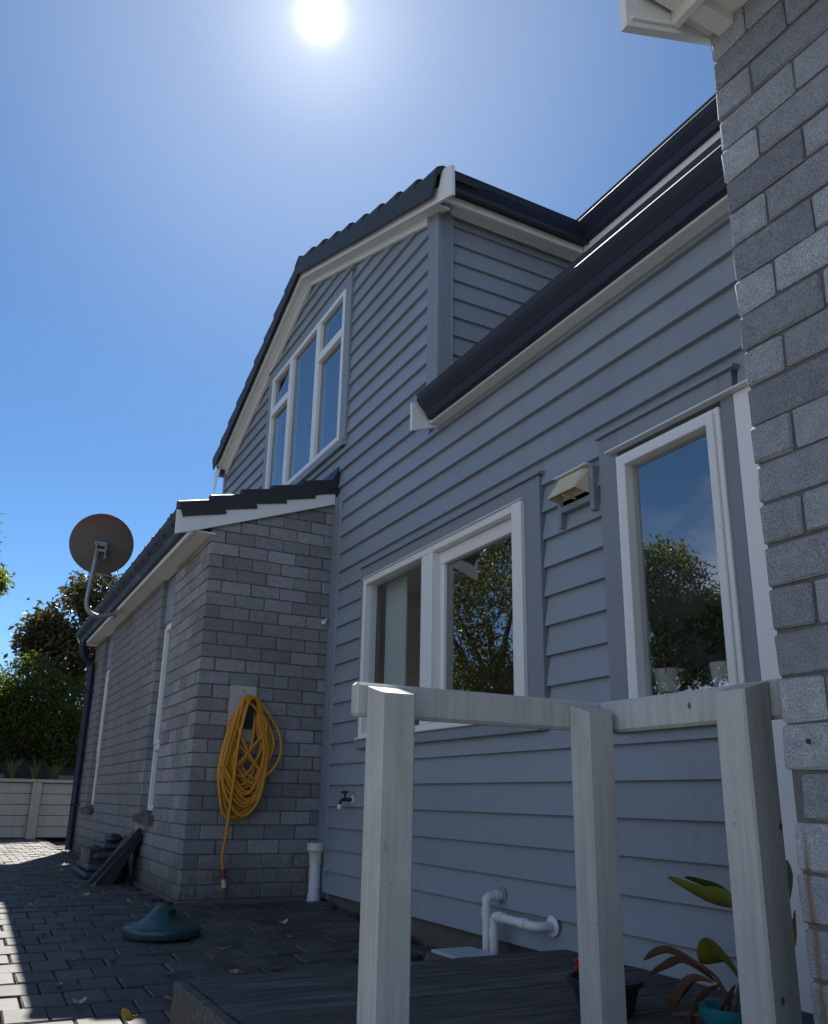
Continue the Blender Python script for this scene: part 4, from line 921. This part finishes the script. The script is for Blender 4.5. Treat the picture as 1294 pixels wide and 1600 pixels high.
# red paver edging in the gap behind the deck
for i in range(3):
    mb = MB(); mb.box(1.72+i*0.16, 1.87+i*0.16, 3.62, 3.85, -0.10, -0.045, 0.006); o = mb.build('loose_brick', 'redbrick')
    tag(o, ('red paving brick behind the deck, nearest the umbrella base', 'red paving brick behind the deck, between two other red bricks', 'red paving brick behind the deck, nearest the drain gully')[i], 'brick', 'red bricks in the gap behind the deck')

# ------------------------------------------------------------------ satellite dish
SD = thing('satellite_dish', 'rusty grey satellite dish on a bent mast at the gutter', 'satellite dish', (1.36, 9.75, 2.66))
DC = Vector((1.105, 9.62, 3.395)); AX = Vector((0.16, 0.92, 0.30)).normalized()
prof = [(0.0, -0.055)] + [(0.335*t, -0.055+0.055*t*t) for t in (.2, .4, .6, .8, .93, 1.0)] + [(0.342, 0.004), (0.342, 0.012), (0.33, 0.012)] + [(0.33*t, -0.045+0.055*t*t) for t in (.9, .7, .5, .3, 0.0)]
mb = MB(); mb.lathe(prof, DC, 48, AX); mb.build('reflector', 'dish', SD, smooth=True, origin=tuple(DC))
BK = DC - AX*0.075
mb = MB()
for sx in (-0.05, 0.05): mb.box(BK.x+sx-0.006, BK.x+sx+0.006, BK.y-0.05, BK.y+0.03, BK.z-0.17, BK.z+0.02, 0.002)
mb.box(BK.x-0.06, BK.x+0.06, BK.y-0.03, BK.y-0.018, BK.z-0.09, BK.z-0.06, 0.002); mb.box(BK.x-0.07, BK.x+0.06, BK.y+0.0, BK.y+0.02, BK.z-0.02, BK.z+0.03, 0.003)
for sx, szz in ((-0.05, -0.02), (0.05, -0.05), (-0.05, -0.13), (0.05, -0.15)): mb.tube([(BK.x+sx-0.018, BK.y-0.04, BK.z+szz), (BK.x+sx+0.018, BK.y-0.04, BK.z+szz)], 0.010, 8)
mb.build('bracket', 'galv', SD)
mpts = catmull([(1.355, 9.55, 2.625), (1.27, 9.55, 2.590), (1.19, 9.55, 2.567), (1.11, 9.55, 2.572), (1.04, 9.55, 2.625), (1.02, 9.55, 2.75), (1.045, 9.55, 3.10), (1.06, 9.55, 3.31)], 6)
mb = MB(); mb.tube(mpts, 0.024, 12); mb.build('mast', 'galv', SD, smooth=True)
mb = MB(); mb.tube([(1.045, 9.55, 3.045), (1.25, 9.56, 3.02), (1.36, 9.60, 2.84)], 0.009, 8); mb.tube([(1.15, 9.555, 3.0), (1.30, 9.60, 2.84)], 0.008, 8); mb.build('strut', 'galv', SD, smooth=True)
mb = MB(); mb.box(1.33, 1.36, 9.50, 9.74, 2.59, 2.66, 0.003); mb.build('foot', 'galv', SD)

# ------------------------------------------------------------------ plants
def leaf_cloud(mb_rnd, clumps, per, size, spread, seed, droop=0.2, aspect=0.45):
    r = np.random.default_rng(seed); V = []; Fc = []; A = []
    for c in clumps:
        c = np.array(c); tone = r.random()
        for _ in range(per):
            p = c + r.normal(0, spread, 3)
            d = r.normal(0, 1, 3); d[2] -= droop; d /= np.linalg.norm(d)
            s = np.cross(d, r.normal(0, 1, 3)); s /= (np.linalg.norm(s)+1e-9)
            l = size*r.uniform(.6, 1.3); w_ = l*aspect; nrm = np.cross(d, s)*l*0.12
            o = len(V); V += [p, p+d*l*.5+s*w_*.5+nrm, p+d*l, p+d*l*.5-s*w_*.5+nrm]; Fc.append((o, o+1, o+2, o+3)); A.append(min(1, max(0, 0.55*tone+0.45*r.random())))
    return V, Fc, A
def cloud_obj(name, mat, parent, *a, **k):
    V, Fc, A = leaf_cloud(None, *a, **k)
    me = bpy.data.meshes.new(name); me.from_pydata([tuple(v) for v in V], [], Fc); me.update()
    at = me.attributes.new('rnd', 'FLOAT', 'FACE'); at.data.foreach_set('value', A); me.materials.append(MAT[mat])
    o = bpy.data.objects.new(name, me); COL.objects.link(o)
    if parent is not None: adopt(o, parent)
    return o
def clumps_in(lobes, n, seed):
    r = random.Random(seed); o = []
    while len(o) < n:
        c, (a, b, d) = r.choice(lobes); v = Vector((r.gauss(0, 1), r.gauss(0, 1), r.gauss(0, 1))).normalized()*r.uniform(.45, 1.0)**0.6
        o.append((c[0]+v.x*a, c[1]+v.y*b, c[2]+v.z*d))
    return o
def tree(name, label, cat, base, lobes, nclump, per, size, spread, mat, seed, trunk_r=0.12, group=None, aspect=0.45):
    t = thing(name, label, cat, base, group); r = random.Random(seed)
    mb = MB(); b = Vector(base); top = Vector(lobes[0][0])
    mid = b.lerp(top, 0.5)+Vector((r.uniform(-.15, .15), r.uniform(-.15, .15), 0))
    mb.tube(catmull([b+Vector((0, 0, -0.1)), b+Vector((0, 0, 0.4)), mid, top], 4), [trunk_r*(1-0.75*i/12) for i in range(13)], 9)
    for i in range(9):
        l = r.choice(lobes); s = b.lerp(top, r.uniform(.3, .8)); e = Vector(l[0])+Vector((r.uniform(-.6, .6)*l[1][0], r.uniform(-.6, .6)*l[1][1], r.uniform(-.3, .7)*l[1][2]))
        mb.tube(catmull([s, s.lerp(e, .5)+Vector((0, 0, r.uniform(-.1, .25))), e], 4), [trunk_r*0.42*(1-0.8*q/8) for q in range(9)], 6)
    mb.build('trunk', 'bark', t, smooth=True)
    cloud_obj('crown', mat, t, clumps_in(lobes, nclump, seed), per, size, spread, seed, aspect=aspect)
    return t
tree('magnolia_tree', 'tall tree with brown-backed glossy leaves behind the lean-to roof', 'tree', (1.95, 18.6, 0.9), [((1.95, 18.6, 4.0), (0.95, 0.9, 1.1)), ((1.5, 18.4, 3.2), (0.7, 0.7, 0.8)), ((2.4, 18.6, 3.5), (0.9, 0.8, 1.1)), ((2.15, 18.6, 4.75), (0.55, 0.55, 0.55)), ((1.25, 18.5, 3.75), (0.45, 0.5, 0.5))], 460, 20, 0.14, 0.10, 'lf_mag', 5, 0.13)
hs = [(0.35, 17.0, 2.85, 'round green shrub at the left end of the back border'), (1.1, 17.2, 3.1, 'bright green shrub beneath the brown-leaved tree'), (1.85, 17.1, 2.75, 'green shrub half hidden behind the dark downpipe'), (-0.6, 17.0, 2.7, 'green shrub beyond the paving, left of the others')]
for i, (x, y, z, lb) in enumerate(hs):
    tree('garden_shrub', lb, 'shrub', (x, y, 0.9), [((x, y, z-0.55), (0.55, 0.5, 0.6)), ((x-0.25, y-0.1, z-1.0), (0.5, 0.5, 0.6)), ((x+0.3, y, z-0.9), (0.5, 0.5, 0.6)), ((x, y, z-1.35), (0.6, 0.4, 0.45))], 420, 26, 0.075, 0.10, 'lf_hedge', 20+i, 0.05, 'shrubs above the retaining wall')
# the tree at the far left whose twigs reach into the view, and trees across the yard seen in the panes
tree('overhanging_tree', 'leafy tree whose twigs reach in at the left edge of view', 'tree', (-1.3, 17.5, 0), [((-1.1, 17.8, 4.7), (1.3, 0.9, 0.8)), ((-0.9, 17.6, 5.6), (1.0, 0.9, 0.9)), ((-0.05, 17.8, 4.62), (0.42, 0.3, 0.25))], 240, 16, 0.13, 0.10, 'lf_hedge', 31, 0.15)
tree('yard_tree', 'broad leafy tree across the yard mirrored in the wide lower window', 'tree', (-5.2, 15.5, 0), [((-5.0, 15.6, 4.6), (1.9, 1.8, 1.9)), ((-6.3, 16.2, 6.3), (1.5, 1.5, 1.5)), ((-4.2, 15.2, 2.2), (1.6, 1.2, 1.2)), ((-6.2, 15.2, 2.4), (1.5, 1.2, 1.4)), ((-4.6, 15.5, 6.4), (1.5, 1.5, 1.6)), ((-5.0, 15.2, 2.6), (1.6, 1.4, 1.2)), ((-3.9, 15.8, 4.0), (1.2, 1.2, 1.8)), ((-6.9, 15.0, 3.6), (1.2, 1.2, 1.4)), ((-5.5, 15.8, 8.0), (1.5, 1.5, 1.4))], 1500, 22, 0.13, 0.17, 'lf_tree', 41, 0.22, None, 0.4)
tree('yard_tree', 'dark leafy tree across the yard mirrored in the tall window', 'tree', (-10.2, 15.5, 0), [((-10.3, 15.5, 6.1), (1.1, 1.1, 1.1)), ((-11.6, 15.5, 5.2), (1.1, 1.1, 1.0)), ((-9.4, 15.5, 4.6), (1.7, 1.6, 1.5)), ((-8.6, 16.0, 6.6), (1.1, 1.0, 1.4)), ((-11.0, 15.0, 4.6), (1.0, 1.0, 1.1)), ((-8.2, 15.4, 3.4), (1.3, 1.2, 1.4))], 1500, 22, 0.13, 0.16, 'lf_tree', 42, 0.2)
# neighbour mirrored low in the tall window
NB = thing('neighbour_house', 'single storey house across the yard mirrored in the tall window', 'house', (-14, 12, 0))
mb = MB(); mb.box(-20, -13, 8, 20, 0, 2.5); mb.build('wall', 'nwall', NB)
mb = MB(); mb.prism([(-20.5, 2.45), (-12.5, 2.45), (-12.5, 2.6), (-16.5, 4.4), (-20.5, 2.6)], 7.5, 20.5, 'y'); mb.build('roof', 'nroof', NB)

# retaining wall of boards and posts
RW = thing('retaining_wall', 'low cream board retaining wall at the back of the yard', 'wall', (1.27, 15.45, 0))
RY0 = 15.47
xs = [-4.15, -2.35, -0.55, 1.27, 3.07]
for x in xs:
    mb = MB(); mb.box(x-0.072, x+0.072, 15.40, 15.54, -0.05, 0.862, 0.006); mb.build('post', 'fence', RW)
for a, b in zip(xs[:-1], xs[1:]):
    for k in range(5):
        mb = MB(); mb.box(a+0.074, b-0.074, RY0+random.uniform(-.003, .003), RY0+0.04, 0.01+k*0.170, 0.01+k*0.170+0.163, 0.006); mb.build('plank', 'fence', RW)
    mb = MB(); mb.box(a+0.002, b-0.002, 15.39, 15.56, 0.8635, 0.915, 0.006); mb.build('cap', 'fence', RW)
mb = MB(); mb.box(xs[0], xs[-1], 15.55, 15.6, 0, 0.85); mb.build('backing', 'soil', RW)
mb = MB(); mb.prism([(15.6, 0.2), (15.6, 0.86), (16.3, 0.90), (19.2, 2.3), (24, 3.0), (24, 0.2)], -14, 8, 'x'); tag(mb.build('bank', 'soil'), kind='structure')
for x, lb in ((0.62, 'grey capping block on the retaining wall, left of the two'), (1.70, 'grey capping block on the retaining wall beside the downpipe')):
    mb = MB(); mb.box(x-0.13, x+0.13, 15.40, 15.55, 0.917, 0.985, 0.006); o = mb.build('capping_block', 'found'); tag(o, lb, 'block')
# strap-leaved plants on top of it
for i, x in enumerate((0.88, 1.22, 1.52, 0.45)):
    r = random.Random(60+i); V = []; Fc = []; A = []
    for q in range(26):
        a = r.uniform(0, 6.28); l = r.uniform(.25, .5); lean = r.uniform(.1, .5); w_ = 0.012; o_ = len(V)
        for k in range(4):
            t = k/3; px = x+math.cos(a)*lean*l*t*t+r.uniform(-.02, .02); py = 15.72+math.sin(a)*lean*l*t*t; pz = 0.86+l*(t-0.35*lean*t*t)
            V += [(px-w_*(1-.8*t), py, pz), (px+w_*(1-.8*t), py, pz)]
        for k in range(3): Fc.append((o_+2*k, o_+2*k+1, o_+2*k+3, o_+2*k+2)); A.append(r.random())
    me = bpy.data.meshes.new('strappy_plant'); me.from_pydata(V, [], Fc); at = me.attributes.new('rnd', 'FLOAT', 'FACE'); at.data.foreach_set('value', A); me.materials.append(MAT['lf_strap'])
    o = bpy.data.objects.new('strappy_plant', me); COL.objects.link(o)
    tag(o, ('clump of strap leaves on the retaining wall, left of the board post', 'clump of strap leaves on the retaining wall, straight above the board post', 'clump of strap leaves on the retaining wall, nearest the downpipe', 'clump of strap leaves on the retaining wall, at the edge of view')[i], 'plant', 'strappy plants on the retaining wall')

# pots on the window board
def potted(name, label, c, r, h, mat, leafmat, seed, clumps, per, size, spread, stems):
    t = thing(name, label, 'pot plant', c)
    mb = MB(); mb.lathe([(0, 0), (r*.78, 0), (r*.82, .004), (r, h), (r*.93, h), (r*.90, h*.85), (0, h*.85)], c, 28); mb.build('pot', mat, t, smooth=True)
    mb = MB()
    for s in stems: mb.tube(catmull([(c[0], c[1], c[2]+h*.8), ((c[0]+s[0])/2+.01, (c[1]+s[1])/2, (c[2]+h+s[2])/2), s], 4), 0.004, 6)
    mb.build('stem', 'bark', t, smooth=True)
    mb = MB(); mb.lathe([(0, h*.86), (r*.905, h*.86)], c, 20); mb.build('soil', 'soil', t)
    cloud_obj('leaves', leafmat, t, clumps, per, size, spread, seed, aspect=0.5); return t
zb = 1.163; xx = XP+0.125
potted('window_pot', 'white pot of red-tipped succulents at the left of the tall window', (xx, 2.665, zb), 0.066, 0.100, 'pot', 'lf_succ', 71, [(xx, 2.72, 1.40), (xx, 2.68, 1.44), (xx+.02, 2.635, 1.41), (xx, 2.60, 1.36), (xx, 2.66, 1.32), (xx, 2.71, 1.30), (xx-.02, 2.62, 1.30), (xx, 2.69, 1.36)], 30, 0.040, 0.016, [(xx, 2.72, 1.40), (xx, 2.68, 1.44), (xx+.02, 2.635, 1.41), (xx, 2.60, 1.36)])
potted('window_pot', 'white pot with green rosettes behind the right stile of the tall window', (xx+.02, 2.385, zb), 0.055, 0.095, 'pot', 'lf_succ2', 72, [(xx, 2.50, 1.44), (xx, 2.40, 1.46), (xx, 2.36, 1.40), (xx, 2.43, 1.38), (xx, 2.37, 1.35), (xx, 2.48, 1.42)], 34, 0.050, 0.020, [(xx, 2.50, 1.44), (xx, 2.40, 1.46), (xx, 2.36, 1.40), (xx, 2.43, 1.38)])
potted('window_pot', 'low dark leafy plant between the two white pots', (xx+.05, 2.55, zb), 0.045, 0.03, 'blackpot', 'lf_succ2', 73, [(xx+.03, 2.57, 1.19), (xx+.03, 2.52, 1.20), (xx+.03, 2.545, 1.235), (xx+.03, 2.49, 1.18), (xx+.03, 2.60, 1.18)], 30, 0.045, 0.016, [(xx+.03, 2.54, 1.2)])

# plants on the deck
BP = thing('black_pot_plant', 'wide black plastic pot with a red flower behind the middle post', 'pot plant', (1.905, 2.275, 0.086))
c = (1.905, 2.275, 0.086)
mb = MB(); mb.lathe([(0, 0), (0.082, 0), (0.105, 0.085), (0.118, 0.085), (0.120, 0.10), (0.108, 0.10), (0.10, 0.08), (0, 0.075)], c, 30); mb.build('pot', 'blackpot', BP, smooth=True)
mb = MB(); mb.tube([(c[0]-0.05, c[1]+0.06, 0.16), (c[0]-0.045, c[1]+0.068, 0.205)], 0.003, 6); mb.build('stem', 'cane_gg', BP)
cloud_obj('flower', 'lf_dry', BP, [(c[0]-.045, c[1]+.068, .20)], 1, 0.004, 0.001, 3)
mb = MB()
for q in range(14):
    r = random.Random(q); p = Vector((c[0]-.045+r.uniform(-.012, .012), c[1]+.068+r.uniform(-.012, .012), 0.212+r.uniform(-.018, .022))); mb.lathe([(0, -.008), (.008, 0), (0, .008)], p, 6)
mb.build('petal', 'red', BP)
CP = thing('broad_leaf_plant', 'plant with yellow-green and withered brown leaves in a turquoise pot behind the right post', 'pot plant', (2.06, 1.93, 0.086))
c = Vector((2.06, 1.925, 0.086))
mb = MB(); mb.lathe([(0, 0), (0.055, 0), (0.085, 0.05), (0.085, 0.075), (0.078, 0.075), (0.07, 0.06), (0, 0.055)], c, 28); mb.build('pot', 'turq', CP, smooth=True)
mb = MB(); mb.lathe([(0, 0.058), (0.076, 0.058)], c, 20); mb.build('soil', 'soil', CP)
def blade(pts, w_, mat, fold=0.25, name='leaf', twist=0.0):
    P = catmull(pts, 5); n = len(P); V = []; Fc = []
    for i, p in enumerate(P):
        t = i/(n-1); d = (P[min(i+1, n-1)]-P[max(i-1, 0)]).normalized(); s = d.cross(Vector((0, 0, 1))); s = s.normalized() if s.length > 1e-3 else Vector((0, 1, 0))
        s = (Matrix.Rotation(twist, 3, d) @ s); nn = s.cross(d); ww = w_*(math.sin(math.pi*(0.05+0.93*t))**0.75)
        V += [p-s*ww+nn*ww*fold, p-s*ww*.5+nn*ww*fold*.3, p, p+s*ww*.5+nn*ww*fold*.3, p+s*ww+nn*ww*fold]
    for i in range(n-1):
        for k in range(4): Fc.append((i*5+k, i*5+k+1, i*5+k+6, i*5+k+5))
    q = MB(); q.raw(V, Fc); return q.build(name, mat, CP, smooth=True, fix=False)
X = 2.15
blade([(2.14, 1.90, 0.32), (2.15, 1.97, 0.415), (2.17, 2.10, 0.425), (2.19, 2.27, 0.470)], 0.040, 'cane_g', 0.5, twist=0.9)['label'] = 'long yellow-green leaf'
blade([(2.16, 1.90, 0.34), (2.18, 1.99, 0.43), (2.19, 2.10, 0.455), (2.20, 2.20, 0.475)], 0.034, 'cane_gg', 0.5, twist=0.5)
blade([(2.13, 1.92, 0.20), (2.14, 2.00, 0.255), (2.15, 2.06, 0.270), (2.16, 2.12, 0.235)], 0.055, 'cane_g', 0.3, twist=0.8)
blade([(2.12, 2.02, 0.21), (2.15, 2.17, 0.235), (2.18, 2.30, 0.235), (2.21, 2.43, 0.19)], 0.022, 'cane_b', 0.8, twist=0.5)
blade([(2.12, 2.03, 0.20), (2.15, 2.18, 0.225), (2.18, 2.29, 0.19), (2.20, 2.40, 0.145)], 0.020, 'cane_b', 0.8, twist=0.3)
blade([(2.10, 2.02, 0.20), (2.09, 2.09, 0.19), (2.08, 2.15, 0.12), (2.06, 2.16, 0.05), (2.03, 2.15, -0.02)], 0.022, 'cane_b', 0.9, twist=0.6)
blade([(2.09, 1.98, 0.20), (2.06, 2.02, 0.16), (2.03, 2.04, 0.09), (2.0, 2.04, 0.09)], 0.020, 'cane_b', 0.9, twist=0.2)
blade([(2.10, 1.93, 0.21), (2.08, 1.96, 0.14), (2.02, 2.0, 0.10)], 0.016, 'cane_b', 0.9)
blade([(2.15, 1.86, 0.30), (2.17, 1.79, 0.44), (2.18, 1.775, 0.56)], 0.030, 'cane_gg', 0.4, twist=1.0)
blade([(2.15, 1.84, 0.28), (2.17, 1.77, 0.35), (2.17, 1.755, 0.43)], 0.030, 'cane_g', 0.4, twist=1.0)
mb = MB()
for a, b, e in (((2.06, 1.92, .13), (2.10, 1.92, .2), (2.15, 1.90, .33)), ((2.05, 1.93, .13), (2.10, 1.97, .17), (2.12, 2.02, .21)), ((2.07, 1.91, .13), (2.12, 1.88, .2), (2.15, 1.86, .3)), ((2.05, 1.95, .13), (2.03, 2.03, .12), (2.0, 2.09, .11))): mb.tube(catmull([a, b, e], 5), 0.007, 7)
mb.build('stem', 'cane_b', CP, smooth=True)
